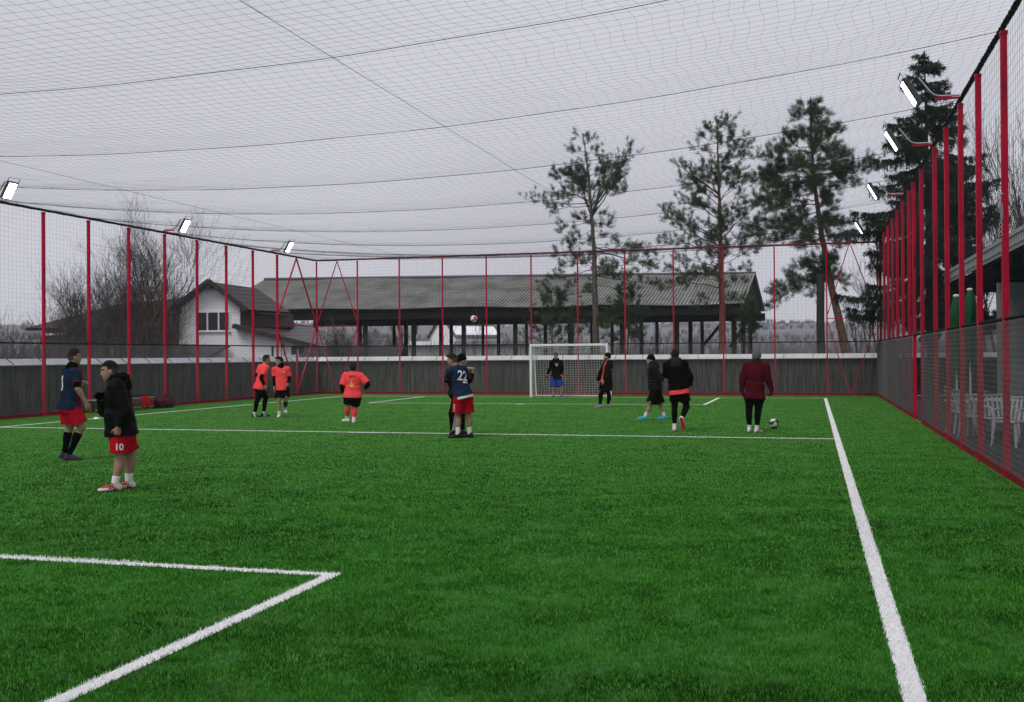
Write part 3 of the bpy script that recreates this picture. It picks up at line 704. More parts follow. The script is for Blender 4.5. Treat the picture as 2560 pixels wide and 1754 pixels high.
# ---------------------------------------------------------------- the three pines, trunk stump and spruce
pine('open-crowned pine nearest the goal, thin tip bent to the left', 52,
     [(1353, 800), (1352, 720), (1349, 640), (1348, 560), (1341, 470), (1336, 400), (1328, 340), (1322, 303)], 0.20,
     [(318, 1312, 308), (330, 1345, 322), (345, 1295, 345), (350, 1365, 340), (372, 1362, 372), (395, 1268, 400), (410, 1240, 400), (405, 1300, 380),
      (460, 1380, 378), (470, 1400, 395), (490, 1434, 352), (490, 1424, 345), (495, 1412, 392), (440, 1300, 420), (455, 1250, 435), (460, 1204, 452), (470, 1255, 470), (400, 1388, 385), (430, 1405, 425), (450, 1418, 440),
      (480, 1380, 490), (500, 1300, 495), (505, 1268, 522), (505, 1322, 500), (520, 1290, 545), (515, 1365, 518), (540, 1262, 580), (560, 1300, 548),
      (555, 1400, 555), (560, 1440, 570), (562, 1480, 572), (570, 1500, 600), (600, 1262, 618), (612, 1230, 640), (615, 1420, 620), (620, 1470, 605), (625, 1488, 640), (650, 1450, 660), (655, 1300, 650), (660, 1240, 680),
      (690, 1290, 720), (695, 1420, 690), (700, 1462, 712), (720, 1250, 740), (715, 1400, 745), (730, 1300, 760)], 5, PBARKG, dens=0.72, extra=0.55)
pine('tall straight pine in the middle of the three, reaching above the shed', 53,
     [(1638, 800), (1640, 700), (1636, 600), (1634, 500), (1631, 400), (1629, 320), (1627, 262)], 0.20,
     [(275, 1608, 285), (278, 1645, 280), (295, 1600, 300), (295, 1662, 275), (310, 1655, 290), (325, 1590, 315), (330, 1690, 305), (340, 1665, 318), (350, 1580, 340), (355, 1700, 335), (370, 1690, 345), (380, 1600, 365), (385, 1712, 362), (395, 1580, 385), (400, 1690, 385), (410, 1660, 400), (415, 1610, 400),
      (430, 1690, 400), (440, 1560, 400), (445, 1535, 378), (450, 1545, 420), (455, 1705, 415), (470, 1590, 430), (475, 1680, 450), (480, 1540, 455), (500, 1570, 470), (505, 1680, 475), (520, 1600, 500), (540, 1520, 475), (548, 1515, 500), (545, 1690, 480), (550, 1705, 470), (560, 1525, 520), (575, 1690, 530), (580, 1515, 545), (585, 1560, 560), (590, 1690, 560), (600, 1720, 570), (615, 1540, 590), (620, 1700, 610), (625, 1520, 610), (640, 1560, 630), (655, 1505, 655), (650, 1690, 640), (680, 1580, 690), (690, 1690, 680)], 9, PBARK, dens=0.95, extra=0.6)
pine('dense dark green pine with a leaning red-brown trunk, right of the other two', 51,
     [(1920, 800), (1898, 700), (1880, 620), (1866, 540), (1855, 470), (1846, 400), (1842, 310), (1839, 222)], 0.23,
     [(235, 1822, 240), (240, 1855, 235), (255, 1810, 252), (258, 1868, 262), (275, 1800, 270), (280, 1872, 285), (300, 1860, 300), (300, 1822, 300), (320, 1785, 310), (325, 1895, 305), (330, 1905, 298), (335, 1770, 330), (345, 1750, 350), (350, 1910, 335), (355, 1880, 345), (365, 1745, 370), (370, 1905, 360), (380, 1780, 380), (385, 1900, 385), (390, 1725, 400), (395, 1940, 392), (400, 1968, 378), (402, 1960, 400), (405, 1720, 410), (410, 1760, 425), (412, 1930, 420), (420, 1735, 435), (425, 1900, 430), (430, 1790, 445), (440, 1722, 460), (445, 1880, 450), (455, 1760, 470), (465, 1730, 485), (470, 1890, 470), (480, 1720, 510), (490, 1790, 500), (500, 1712, 530), (505, 1902, 500), (515, 1770, 530), (520, 1920, 515), (530, 1740, 545), (535, 1930, 545), (545, 1890, 550), (560, 1800, 560), (585, 1830, 600), (600, 1800, 620), (610, 1770, 660), (620, 1752, 695), (625, 1840, 640), (610, 1815, 655), (575, 1870, 600), (585, 1858, 618), (590, 1880, 630), (580, 1835, 610), (595, 1850, 650)], 14, PBARK, dens=1.5, extra=0.85, tl=0.20)
m = MB(); b0 = dp(1864, 800, 49.5); b0.z = 0; tp_ = dp(1861, 622, 49.5)
m.tube([b0+(tp_-b0)*t + Vector((0.012*math.sin(t*9), 0, 0)) for t in np.linspace(-0.02, 1, 14)], [0.20-0.03*t for t in np.linspace(0, 1, 14)], 12)
o = m.build('tree_stump', mat('mossy_bark', (0.035, 0.040, 0.030), 0.95, 0.4, 5, stretch=(3, 3, 0.5), bump=0.6)); tag(o, 'straight branchless mossy trunk standing beside the leaning pine', 'tree trunk')

def spruce():
    zc = 38.5; rn = random.Random(4); base = dp(2116, 797, zc); base.z = 0; top = dp(2098, 120, zc)
    root = empty('spruce_tree', base); tag(root, 'tall dark spruce with drooping branches behind the right fence', 'tree')
    m = MB(); m.tube([base+(top-base)*t for t in np.linspace(-0.01, 1, 16)], [0.19*(1-t)+0.012 for t in np.linspace(0, 1, 16)], 9); m.build('trunk', BARK, root)
    bp_, br_, tp, td = [], [], [], []; Ht = top.z; z = Ht-0.25
    while z > 2.9:
        u = (Ht-z); ln0 = min(3.0, 0.18+0.62*u**0.80); st0 = base+(top-base)*(z/Ht)
        for k in range(rn.randint(6, 8)):
            a = rn.uniform(0, 6.283); ln = ln0*rn.uniform(0.6, 1.12); dh = Vector((math.cos(a), math.sin(a), 0))
            st = st0+Vector((0, 0, rn.uniform(-0.2, 0.2)))
            e = st + dh*ln + Vector((0, 0, (0.12-0.30*min(1, u/3))*ln)); mid = st+dh*ln*0.55+Vector((0, 0, (0.1-0.42*min(1, u/3))*ln))
            c = bez(st, mid, e, 9); bp_ += [c[0:5], c[4:9]]; br_ += [[0.028, 0.025, 0.022, 0.019, 0.016], [0.016, 0.013, 0.010, 0.007, 0.004]]
            n = int(ln*18)+4
            for i in range(n):
                t = rn.uniform(0.12, 1.0); j = min(7, int(t*8)); b = c[j].lerp(c[j+1], t*8-j); d = (c[j+1]-c[j]).normalized()
                side = Vector((-d.y, d.x, 0))*rn.choice((-1, 1)); L2 = rn.uniform(0.12, 0.42)*(1.15-0.6*t)*(0.45+0.25*ln0)
                q = b + (side*0.75+d*0.5)*L2 + Vector((0, 0, -L2*rn.uniform(0.1, 0.7)))
                for s in np.linspace(0.1, 1, max(2, int(L2/0.07))): tp.append(b.lerp(q, s)); td.append(((q-b).normalized()*0.6+Vector((0, 0, -0.75))))
                if u > 2 and rn.random() < 0.75:    # hanging curtain twigs
                    hl = rn.uniform(0.12, 0.40)
                    for s in np.linspace(0.1, 1, max(2, int(hl/0.08))): tp.append(b+Vector((rn.gauss(0, .015), rn.gauss(0, .015), -hl*s))); td.append(Vector((0, 0, -1)))
            tp.append(e); td.append((c[8]-c[7]).normalized())
        z -= rn.uniform(0.30, 0.46)
    for i in range(8): tp.append(top-Vector((0, 0, 0.07*i))); td.append(Vector((rn.gauss(0, .4), rn.gauss(0, .4), 0.9)))
    link('branches', tubes_mesh('branches', bp_, br_, BARK), root)
    needles('crown', np.array([tuple(p) for p in tp]), np.array([tuple(p) for p in td]), 0.13, 0.022, 7, SPRUCEN, 0.42, 4, parent=root)
spruce()

# ---------------------------------------------------------------- bare trees and shrubs
def gp(x, depth):
    p = dp(x, 797, depth); return Vector((p.x, p.y, 0))
bare_tree('bare_tree', 'tallest bare curly willow rising in the middle of the thicket left of the house', gp(318, 60),
     [(0, 0, (0.02, 0, 1), 5.0, 0.13), (0.4, 0.2, (0.10, 0, 1), 4.0, 0.10), (-0.5, 0.1, (-0.18, 0, 1), 3.8, 0.10), (0.2, 0.3, (0.04, 0.1, 1), 4.4, 0.09), (-0.2, 0.3, (-0.04, -0.1, 1), 4.2, 0.08)],
     TWIG, 31, 'bare willows left of the house', curl=0.22, up=0.16, kids=(5, 6), maxl=4, shrink=0.68, spread=0.62, rmin=0.0052)
bare_tree('bare_tree', 'wide bare willow at the left of the thicket, leaning towards the low roofed house', gp(215, 58),
     [(0, 0, (-0.55, 0, 1), 3.6, 0.09), (0.3, 0.2, (-0.2, 0, 1), 3.6, 0.09), (-0.5, 0.1, (-0.9, 0, 0.9), 3.2, 0.08), (0.2, 0.3, (0.25, 0.1, 1), 3.4, 0.09), (0.8, 0.3, (0.1, -0.1, 1), 3.6, 0.08), (0.5, 0, (0.45, 0, 1), 3.0, 0.08)],
     TWIG, 32, 'bare willows left of the house', curl=0.26, up=0.14, kids=(5, 6), maxl=4, shrink=0.66, spread=0.66, rmin=0.0055)
bare_tree('bare_tree', 'reddish bare willow at the right of the thicket, against the white gable', gp(355, 57),
     [(0, 0, (0.22, 0, 1), 3.0, 0.08), (0.3, 0.2, (0.36, 0, 0.9), 2.5, 0.06), (-0.5, 0.1, (-0.1, 0, 1), 3.6, 0.08)],
     TWIGR, 33, 'bare willows left of the house', curl=0.26, up=0.13, kids=(4, 5), maxl=4, shrink=0.64, spread=0.66, rmin=0.006)
bare_tree('bare_tree', 'bare fan-shaped tree in front of the left end of the long shed', gp(785, 54),
     [(0, 0, (-0.05, 0, 1), 1.9, 0.09), (0.05, 0.05, (-0.5, 0, 1), 2.0, 0.06), (0.08, 0, (0.5, 0, 1), 2.0, 0.06), (0, 0.1, (0.15, 0.3, 1), 2.1, 0.06), (0, 0.1, (-0.25, -0.3, 1), 2.0, 0.05)],
     TWIG, 34, curl=0.12, up=0.16, kids=(5, 6), maxl=3, shrink=0.62, spread=0.5, rmin=0.006)
bare_tree('bare_tree', 'far bare treetop showing above the ridge of the long shed', gp(922, 96),
     [(0, 0, (0, 0, 1), 6.0, 0.16), (0.3, 0, (0.15, 0, 1), 5.4, 0.12), (-0.3, 0, (-0.2, 0, 1), 5.2, 0.12)],
     mat('faded_twig', (0.10, 0.09, 0.085), 0.95, 0.2, 2), 35, curl=0.14, up=0.2, kids=(3, 4), maxl=3, shrink=0.5, spread=0.5, rmin=0.010)
for i, (x, dpt, h, sd, txt) in enumerate([(140, 52, 2.6, 45, 'bare brush between the first and second red posts'), (190, 53, 3.0, 46, 'bare brush in front of the low brown roof, by the second red post'), (262, 52, 2.8, 47, 'dense bare brush at the foot of the tallest willow'), (335, 51, 2.6, 48, 'bare brush just left of the white gable'), (8, 46, 2.2, 41, 'bare shrub at the left edge of the photo beyond the wall'), (50, 47, 2.6, 42, 'tall thin bare shrub left of the first tall post'),
        (88, 48, 2.0, 43, 'bare shrub directly behind the leftmost red post'), (-40, 47, 2.4, 44, 'bare shrub just outside the left edge of the photo')]):
    bare_tree('bare_shrub', txt, gp(x, dpt), [(rx, ry, (rx*0.3, 0, 1), h*random.Random(sd+k).uniform(0.75, 1.1), 0.03) for k, (rx, ry) in enumerate([(-0.9, 0), (-0.5, 0.3), (-0.1, 0), (0.3, 0.2), (0.7, 0), (1.0, 0.3), (0.1, 0.5), (-0.7, 0.4)])],
              TWIG, sd, 'bare shrubs behind the left wall', cat='shrub', curl=0.14, up=0.12, kids=(4, 6), maxl=2, shrink=0.6, spread=0.5, rmin=0.006)
shr = [(975, 'left of the second shed post'), (1020, 'to the left of the man wearing number 22'), (1068, 'under the ball in the air'), (1135, 'to the right of the ball in the air'),
       (1178, 'just left of the goal'), (1228, 'behind the left half of the goal'), (1290, 'behind the goal, left of the first pine trunk'), (1395, 'behind the right goalpost, right of the first pine'), (1440, 'behind the man in the long coat'),
       (1495, 'behind the man in the puffer jacket'), (1690, 'behind the right end of the shed'), (1762, 'right of the shed, behind the man in maroon')]
for i, (x, txt) in enumerate(shr):
    h = random.Random(i+60).uniform(1.6, 2.5) * (0.75 if x > 1600 else 1)
    bare_tree('bare_shrub', 'thin bare shrub beyond the wall '+txt, gp(x, 49+(i % 3)), [(rx, ry, (rx*0.35, 0.1, 1), h*random.Random(i*9+k).uniform(0.7, 1.15), 0.022) for k, (rx, ry) in enumerate([(-0.35, 0), (-0.1, 0.2), (0.1, 0), (0.3, 0.2), (0.0, 0.3)])],
              TWIG, 60+i, 'bare shrubs beyond the back wall', cat='shrub', curl=0.12, up=0.10, kids=(3, 5), maxl=2, shrink=0.55, spread=0.5, rmin=0.0055)
for i, (x, dpt, txt) in enumerate([(2262, 52, 'fine upright bare tree just right of the spruce'), (2310, 50, 'fine upright bare tree at the right edge of the photo'), (2360, 48, 'fine upright bare tree just outside the right edge'), (1985, 60, 'slender bare tree behind the far right fence corner')]):
    sc = 0.45 if x < 2000 else 1
    bare_tree('bare_tree', txt, gp(x, dpt), [(rx, ry, (rx*0.08, 0, 1), 8.2*sc*random.Random(i*7+k).uniform(0.85, 1.1), 0.08) for k, (rx, ry) in enumerate([(-0.8, 0), (-0.3, 0.4), (0.2, 0), (0.7, 0.3)])],
              TWIG, 80+i, 'bare trees behind the right fence', curl=0.10, up=0.20, kids=(4, 6), maxl=3, shrink=0.52, spread=0.42, rmin=0.006)
# young pines growing as dark undergrowth by the goal
def young_pine(label, x, y_top, zc, seed, wdt):
    tr = [(x, 800), (x+2, (800+y_top)/2), (x, y_top)]; rn = random.Random(seed)
    lm = []
    for k in range(26):
        y = y_top + (780-y_top)*(k/26); lm.append((y+6, x+rn.choice((-1, 1))*wdt*rn.uniform(0.35, 1.0)*(0.35+0.65*k/26), y+rn.uniform(-14, 10)))
    pine(label, zc, tr, 0.07, lm, seed, PBARKG, dens=0.55, extra=0.5, group='young pines by the goal')
young_pine('low young pine left of the first pine trunk, in front of the shed', 1252, 660, 53, 71, 62)
young_pine('low young pine right of the first pine trunk, in front of the shed', 1425, 668, 54, 72, 52)
young_pine('small young pine at the right end of the shed roof', 1698, 690, 60, 73, 26)

# distant wood on the hillside
def far_wood():
    r = np.random.default_rng(5); n = 5200
    rad = 190*(1000/190)**r.random(n); a = YAW + R(-34+68*r.random(n)) if False else YAW + np.radians(-36+72*r.random(n))
    x, y = -rad*np.sin(a), rad*np.cos(a); z = np.array([hill_z(float(p), float(q)) for p, q in zip(x, y)])
    keep = np.array([mnoise.noise(Vector((p/45, q/45, 2))) > -0.12 for p, q in zip(x, y)]); x, y, z, rad = x[keep], y[keep], z[keep], rad[keep]; n = len(x)
    k = 26; hgt = 1.8 + 2.6*r.random(n)
    P = np.repeat(np.stack([x, y, z], -1), k, 0); hh = np.repeat(hgt, k)
    d = r.normal(0, 0.42, (n*k, 3)); d[:, 2] = 1; d /= np.linalg.norm(d, axis=1)[:, None]
    L_ = hh*(0.5+0.6*r.random(n*k)); s = np.cross(d, r.normal(0, 1, (n*k, 3))); s /= np.linalg.norm(s, axis=1)[:, None]; w_ = 0.11+0.10*r.random((n*k, 1))
    V = np.stack([P-s*w_, P+s*w_, P+d*L_[:, None]], 1).reshape(-1, 3)
    tag(link('far_wood', fast_mesh('far_wood', V, np.arange(n*k*3).reshape(-1, 3), mat('hazed_wood_twigs', (0.135, 0.133, 0.145), 0.95, 0.15, 0.02, col2=(0.18, 0.178, 0.195)))),  # twig colour paled and greyed to carry the haze over the hillside
        'bare brown-grey wood covering the distant hillside', 'wood', kind='stuff')
far_wood()
# ================================================================== the long open shed
def shed():
    e0, e1 = dp(560, 705, 71.0), dp(1690, 690, 71.5)          # front eave
    r1 = dp(1715, 622, 78.9)
    ed = (e1-e0); gv = r1-e1                                   # along the eave, eave to ridge
    root = empty('open_shed', (e1.x, e1.y, 0)); tag(root, 'long open-sided shed with a weathered corrugated roof beyond the far fence', 'shed')
    ln = ed.length; u = ed/ln; back = Vector((gv.x, gv.y, 0)); up = Vector((0, 0, gv.z))
    U2 = Vector((u.x, u.y, 0)).normalized()
    e0 = e0 - u*3; ln += 3                                    # runs on behind the house
    def corr(A, slope, name, parent):
        n = int(ln/0.06); N = 6; V = []; nrm = u.cross(slope).normalized()
        if nrm.z < 0: nrm = -nrm
        for i in range(n+1):
            o = 0.030*math.sin(i*math.pi/2)
            for j in range(N):
                t = j/(N-1); sag = -0.10*math.sin(i/n*9+1)*math.sin(t*math.pi)*0.6 - 0.05*math.sin(i/n*23)
                V.append(A + u*(ln*i/n) + slope*t + nrm*(o + (0.02 if j % 2 else 0)) + Vector((0, 0, sag)))
        F = [(i*N+j, (i+1)*N+j, (i+1)*N+j+1, i*N+j+1) for i in range(n) for j in range(N-1)]
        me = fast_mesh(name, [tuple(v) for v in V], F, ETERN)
        uvl = me.uv_layers.new(name='UVMap'); vi = np.empty(len(me.loops), np.int32); me.loops.foreach_get('vertex_index', vi)
        uvl.data.foreach_set('uv', np.stack([(vi//N)*(ln/n), (vi % N)/(N-1)*slope.length], -1).astype(np.float32).ravel())
        return link(name, me, parent)
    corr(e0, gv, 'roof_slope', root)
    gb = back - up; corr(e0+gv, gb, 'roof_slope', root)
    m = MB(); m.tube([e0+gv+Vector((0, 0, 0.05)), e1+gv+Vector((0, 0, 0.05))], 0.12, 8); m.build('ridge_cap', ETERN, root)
    # dark boarding hanging under the eaves, ceiling and gable
    for q, nm in ((0.02, 'eave_boarding'), (1.98, 'eave_boarding')):
        a, b = e0+back*q, e1+back*q; a, b = a+Vector((0, 0, -0.1)), b+Vector((0, 0, -0.1)); dn = Vector((0, 0, -0.62))
        m = MB(); m.prism([a, b, b+dn, a+dn], back.normalized()*0.06); m.build(nm, DARKW, root)
    m = MB(); a, b = e0+Vector((0, 0, -0.12)), e1-u*0.3+Vector((0, 0, -0.12)); m.prism([a, a+back*2, a+back+up*0.97], u*(ln-0.3)); m.build('roof_frame', DARKW, root)
    pw = 0.0
    for row, xs, wd in ((0.12, (670, 790, 913, 1034, 1159, 1288, 1425, 1555, 1691.6, 1835), 0.30), (1.0, (900, 1015, 1128, 1246, 1363, 1480, 1603, 1725.7, 1858), 0.26), (1.88, (985, 1101, 1207, 1316, 1430, 1530, 1642, 1755, 1876), 0.24)):
        A = e0+back*row; 
        for px in xs:
            # where the sight line crosses this row of posts, seen from above
            d = at(px, 800, 1.0)-CAMP; den = d.x*U2.y - d.y*U2.x
            t = ((A.x)*U2.y - (A.y)*U2.x)/den; q = Vector((d.x*t, d.y*t, 0))
            m = MB(); m.box((q.x, q.y, 2.1), (wd, wd, 4.3), math.atan2(U2.y, U2.x)); m.build('post', DARKW, root)
    for a, b in (((1640+6, 800, 74), (1827, 788, 0)),): pass
    for xa, ya, da, xb, yb, db in ((1560, 812, 77, 1700, 676, 77), (1712, 800, 77, 1878, 780, 77)):
        m = MB(); 
        p0 = at(xa+185, 880, da) if xa == 1560 else at(1825, 868, da); p1 = at(1820, 790, db) if xa == 1560 else at(1878, 790, db)
        if xa == 1560: p0 = at(1755, 868, da)
        m.bar(p0, p1, 0.20); m.build('brace', DARKW, root)
shed()

# ================================================================== houses
def window(parent, org, ux, w_, h_, n=3, frame=None):
    """org: lower left corner, ux: unit vector along the wall"""
    nv = Vector((ux.y, -ux.x, 0)); f = 0.06; fm = frame or WHITEP; Z = Vector((0, 0, 1)); m = MB()
    fo = nv*0.03
    def rect(x0, x1, z0, z1, d=0.09): 
        a = org+ux*x0+Z*z0-nv*0.04; m.prism([a, a+ux*(x1-x0), a+ux*(x1-x0)+Z*(z1-z0), a+Z*(z1-z0)], nv*d)
    rect(0, w_, 0, f); rect(0, w_, h_-f, h_); rect(0, f, f, h_-f); rect(w_-f, w_, f, h_-f)
    for k in range(1, n): rect(w_*k/n-f*0.7, w_*k/n+f*0.7, f, h_-f)
    o = m.build('window', fm, parent)
    g = MB(); a = org+ux*f+Z*f+nv*0.012; g.prism([a, a+ux*(w_-2*f), a+ux*(w_-2*f)+Z*(h_-2*f), a+Z*(h_-2*f)], -nv*0.02); g.build('pane', GLASS, o)
    m2 = MB(); a = org-Z*0.05-ux*0.05; m2.prism([a, a+ux*(w_+0.1), a+ux*(w_+0.1)+Z*0.04, a+Z*0.04], nv*0.12); m2.build('sill', fm, o)
    return o
TILE = bpy.data.materials.new('roof_tiles'); TILE.use_nodes = True
def _tile():
    t = TILE.node_tree; b = t.nodes['Principled BSDF']; l = t.links.new
    g = t.nodes.new('ShaderNodeTexCoord'); wv = t.nodes.new('ShaderNodeTexWave'); wv.bands_direction = 'Z'; wv.inputs['Scale'].default_value = 1.35; wv.wave_profile = 'SAW'
    l(g.outputs['Object'], wv.inputs['Vector']); r = t.nodes.new('ShaderNodeValToRGB'); r.color_ramp.elements[0].color = (0.050, 0.041, 0.043, 1); r.color_ramp.elements[1].color = (0.125, 0.105, 0.108, 1)
    nz = t.nodes.new('ShaderNodeTexNoise'); nz.inputs['Scale'].default_value = 3; l(g.outputs['Object'], nz.inputs['Vector'])
    mm = t.nodes.new('ShaderNodeMix'); mm.data_type = 'RGBA'; mm.blend_type = 'MULTIPLY'; mm.inputs[0].default_value = 0.5
    l(wv.outputs['Fac'], r.inputs['Fac']); l(r.outputs['Color'], mm.inputs[6]); l(nz.outputs['Color'], mm.inputs[7]); l(mm.outputs[2], b.inputs['Base Color'])
    bp = t.nodes.new('ShaderNodeBump'); bp.inputs['Strength'].default_value = 0.6; bp.inputs['Distance'].default_value = 0.05; l(wv.outputs['Fac'], bp.inputs['Height']); l(bp.outputs['Normal'], b.inputs['Normal']); b.inputs['Roughness'].default_value = 0.5
_tile()
def plate(m, pts, th, mi=0):
    pts = [Vector(p) for p in pts]; n = (pts[1]-pts[0]).cross(pts[2]-pts[0]).normalized()
    if n.z < 0: n = -n
    m.prism([p for p in pts], -n*th, mi)

def white_house():
    zc = 60.0; u = Vector((RT.x, RT.y, 0)).normalized(); v = Vector((FW.x, FW.y, 0)).normalized()   # gable faces the pitch corner
    root_p = dp(480, 797, zc); root = empty('white_house', (root_p.x, root_p.y, 0)); tag(root, 'white rendered house with a brown tiled gable roof beyond the left fence', 'house')
    S_ = lambda x, y, d=0.0: dp(x, y, zc) + v*d
    gr = Vector((0, 0, 1))
    # gable wall with five corners, thick body behind it
    a, b, c, d = S_(406, 694), S_(480, 646), S_(545, 698), S_(545, 815); e = S_(406, 815)
    a.z = c.z; d.z = e.z = -0.1
    m = MB(); m.prism([e, d, c, b, a], v*4.5); m.build('gable_wall', WHITEW, root)
    # lower wall running right under the lean-to roof
    f0, f1 = S_(545, 745), S_(722, 792)
    m = MB(); p = S_(545.3, 815); q = S_(722, 815); p.z = q.z = -0.1; m.prism([p, q, f1, f0], v*5.0); m.build('side_wing', WHITEW, root)
    # main roof: left slope, right slope with hip
    pk, lf, rt_ = S_(480, 640, -0.55), S_(394, 706, -0.55), S_(590, 716, -0.5)
    pk2, hip = S_(600, 652, 6.5), S_(715, 716, 6.0)
    rt_ = S_(563, 704, -0.55); lf = S_(395, 704, -0.55)
    pk_b = S_(480, 640, 7.0); 
    rb = Vector((rt_.x, rt_.y, rt_.z)) + v*7.5; lb = lf + v*7.5
    kb = pk + v*6.0
    m = MB(); plate(m, [pk, rt_, rt_+v*7.5, kb], 0.12); plate(m, [pk, kb, lb, lf], 0.12); plate(m, [kb, rt_+v*7.5, lb], 0.12); m.build('roof', TILE, root)
    # wide dormer slope to the right: the roof plane the photograph shows falling away right
    m = MB(); A, B, C_, D_ = S_(481, 641, -0.5), S_(567, 651, 1.5), S_(648, 707, 1.5), S_(562, 703, -0.5)
    plate(m, [A, B, C_, D_], 0.10); m.build('roof', TILE, root)
    m = MB(); m.prism([S_(546, 705, -0.02), S_(640, 708, 1.4), S_(646, 742, 1.4), S_(546, 742, -0.02)], v*1.5); m.build('dormer_cladding', BROWNS, root)
    m = MB()
    for p0, p1 in ((S_(394, 704, -0.62), S_(480, 638, -0.62)), (S_(480, 638, -0.62), S_(567, 704, -0.62))):
        m.bar(p0, p1, 0.20, 0.07, up=tuple(v))
    m.build('bargeboard', BROWNR, root)
    m = MB()
    for x, y in ((408, 707), (556, 704), (480, 652)): m.box(S_(x, y, -0.35), (0.28, 0.5, 0.22), math.atan2(u.y, u.x))
    m.build('rafter_ends', BROWNR, root)
    # lean-to roof with bargeboard
    m = MB(); A, B = S_(534, 739, -0.5), S_(735, 789, -0.5); plate(m, [A, B, B+v*4.6+gr*1.0-u*0.6, A+v*4.6+gr*1.0], 0.12); m.build('lean_to_roof', TILE, root)
    m = MB(); m.bar(S_(533, 741, -0.56), S_(737, 791.5, -0.56), 0.24, 0.08, up=tuple(v)); m.build('bargeboard', BROWNR, root)
    m = MB(); m.tube([S_(586, 706, -0.1), S_(588, 712, 0.0), S_(640, 714, 1.0)], 0.05, 6); m.build('gutter', DARKM, root)
    w_ = (S_(522, 750)-S_(446, 750)).length; window(root, S_(446, 753, -0.005), u, w_, 1.12, 3)
    for x0, x1, y0, y1, n in ((614, 624, 784, 810, 1), (636, 648, 778, 810, 2), (712-4, 734-20, 784, 806, 1), (559+100, 694, 783, 806, 2)):
        if x1 < x0: continue
        h_ = (S_(x0, y0)-S_(x0, y1)).length; window(root, S_(x0, y1, -0.005), u, (S_(x1, y1)-S_(x0, y1)).length, h_, n)
    for x, y in ((677, 789), (712, 789)):
        m = MB(); m.tube([S_(x, y, -0.03), S_(x, y, -0.12)], [0.10, 0.09], 14); m.build('wall_lamp', DARKM, root)
    # small tiled porch roof low at the left and hanging tile cladding
    m = MB(); plate(m, [S_(300, 812, -2.4), S_(488, 812, -2.4), S_(524, 784, -0.2), S_(300, 786, -0.2)], 0.12); m.build('porch_roof', TILE, root)
    m = MB(); m.prism([S_(366, 712, -0.1), S_(408, 712, -0.1), S_(408, 764, -0.1), S_(366, 764, -0.1)], -v*0.12); m.build('tile_cladding', TILE, root)
white_house()

def hip_house():
    zc = 74; v = Vector((FW.x, FW.y, 0)).normalized(); u = Vector((RT.x, RT.y, 0)).normalized(); S_ = lambda x, y, d=0.0: dp(x, y, zc)+v*d
    p = S_(200, 797); root = empty('tiled_house', (p.x, p.y, 0)); tag(root, 'low brown-roofed house half hidden behind the bare thicket', 'house')
    WALLB = mat('brown_grey_wall', (0.13, 0.115, 0.105), 0.9, 0.2, 1.0)
    a, b = S_(95, 722), S_(402, 722); a.z = b.z = 3.6; g0, g1 = a.copy(), b.copy(); g0.z = g1.z = -0.1
    m = MB(); m.prism([g0, g1, b, a], v*8); m.build('wall', WALLB, root)
    e0, e1 = S_(70, 718), S_(455, 718); e0.z = e1.z = 3.75; e0 = e0-v*0.7; e1 = e1-v*0.7
    r0, r1 = S_(215, 684, 4.5), S_(436, 662, 4.5)
    m = MB(); plate(m, [e0, e1, r1, r0], 0.15); plate(m, [e0, r0, e0+v*10], 0.15); plate(m, [r0, r1, e1+v*10, e0+v*10], 0.15); m.build('roof', mat('old_brown_roof', (0.085, 0.066, 0.060), 0.85, 0.35, 0.8, bump=0.4), root)
    m = MB(); m.bar(e0+Vector((0, 0, -0.12)), e1+Vector((0, 0, -0.12)), 0.16, 0.16); m.build('eave_board', DARKW, root)
    m = MB(); q0, q1 = S_(108, 727, -0.6), S_(160, 727, -0.6); q0.z = q1.z = 3.3; m.bar(q0, q1, 0.10, 0.14); m.build('beam', WHITEW, root)
hip_house()

# dark-roofed sheds just beyond the back wall, and neighbours' houses under the open shed
def small_house(name, label, cx_, ybase, depth, w_, hw, hr, wallm, roofm, gable_front=False, turn=0.0, group=None, dl=6.0, cat='house', z0=None):
    p = dp(cx_, ybase, depth); zb = hill_z(p.x, p.y) if depth > 140 else -0.05
    if z0 is not None: zb = z0
    top = p.z + hw
    root = empty(name, (p.x, p.y, zb)); tag(root, label, cat, group)
    u = Matrix.Rotation(turn, 3, 'Z') @ Vector((RT.x, RT.y, 0)).normalized(); v = Vector((-u.y, u.x, 0)); c = Vector((p.x, p.y, 0)); Z = Vector((0, 0, 1))
    A = c-u*w_/2; B = c+u*w_/2
    lo = Z*(zb-0.5); hi = Z*top
    m = MB()
    if gable_front: m.prism([A+lo, B+lo, B+hi, c+Z*(top+hr), A+hi], v*dl)
    else:
        m.prism([A+lo, A+hi, A+v*dl/2+Z*(top+hr), A+v*dl+hi, A+v*dl+lo], u*w_)
    m.build('wall', wallm, root)
    m = MB(); o = 0.35
    if gable_front:
        for s, E in ((-1, A), (1, B)):
            plate(m, [c+Z*(top+hr+0.06)-v*o, E+u*s*o+Z*(top-0.2*hr+0.06)-v*o, E+u*s*o+Z*(top-0.2*hr+0.06)+v*(dl+o), c+Z*(top+hr+0.06)+v*(dl+o)], 0.05)
    else:
        for s in (0, 1):
            b0 = -v*o if s == 0 else v*(dl+o)
            plate(m, [A-u*o+v*dl/2+Z*(top+hr+0.06), B+u*o+v*dl/2+Z*(top+hr+0.06), B+u*o+b0+Z*(top-0.15*hr+0.06), A-u*o+b0+Z*(top-0.15*hr+0.06)], 0.05)
    m.build('roof', roofm, root)
    return root
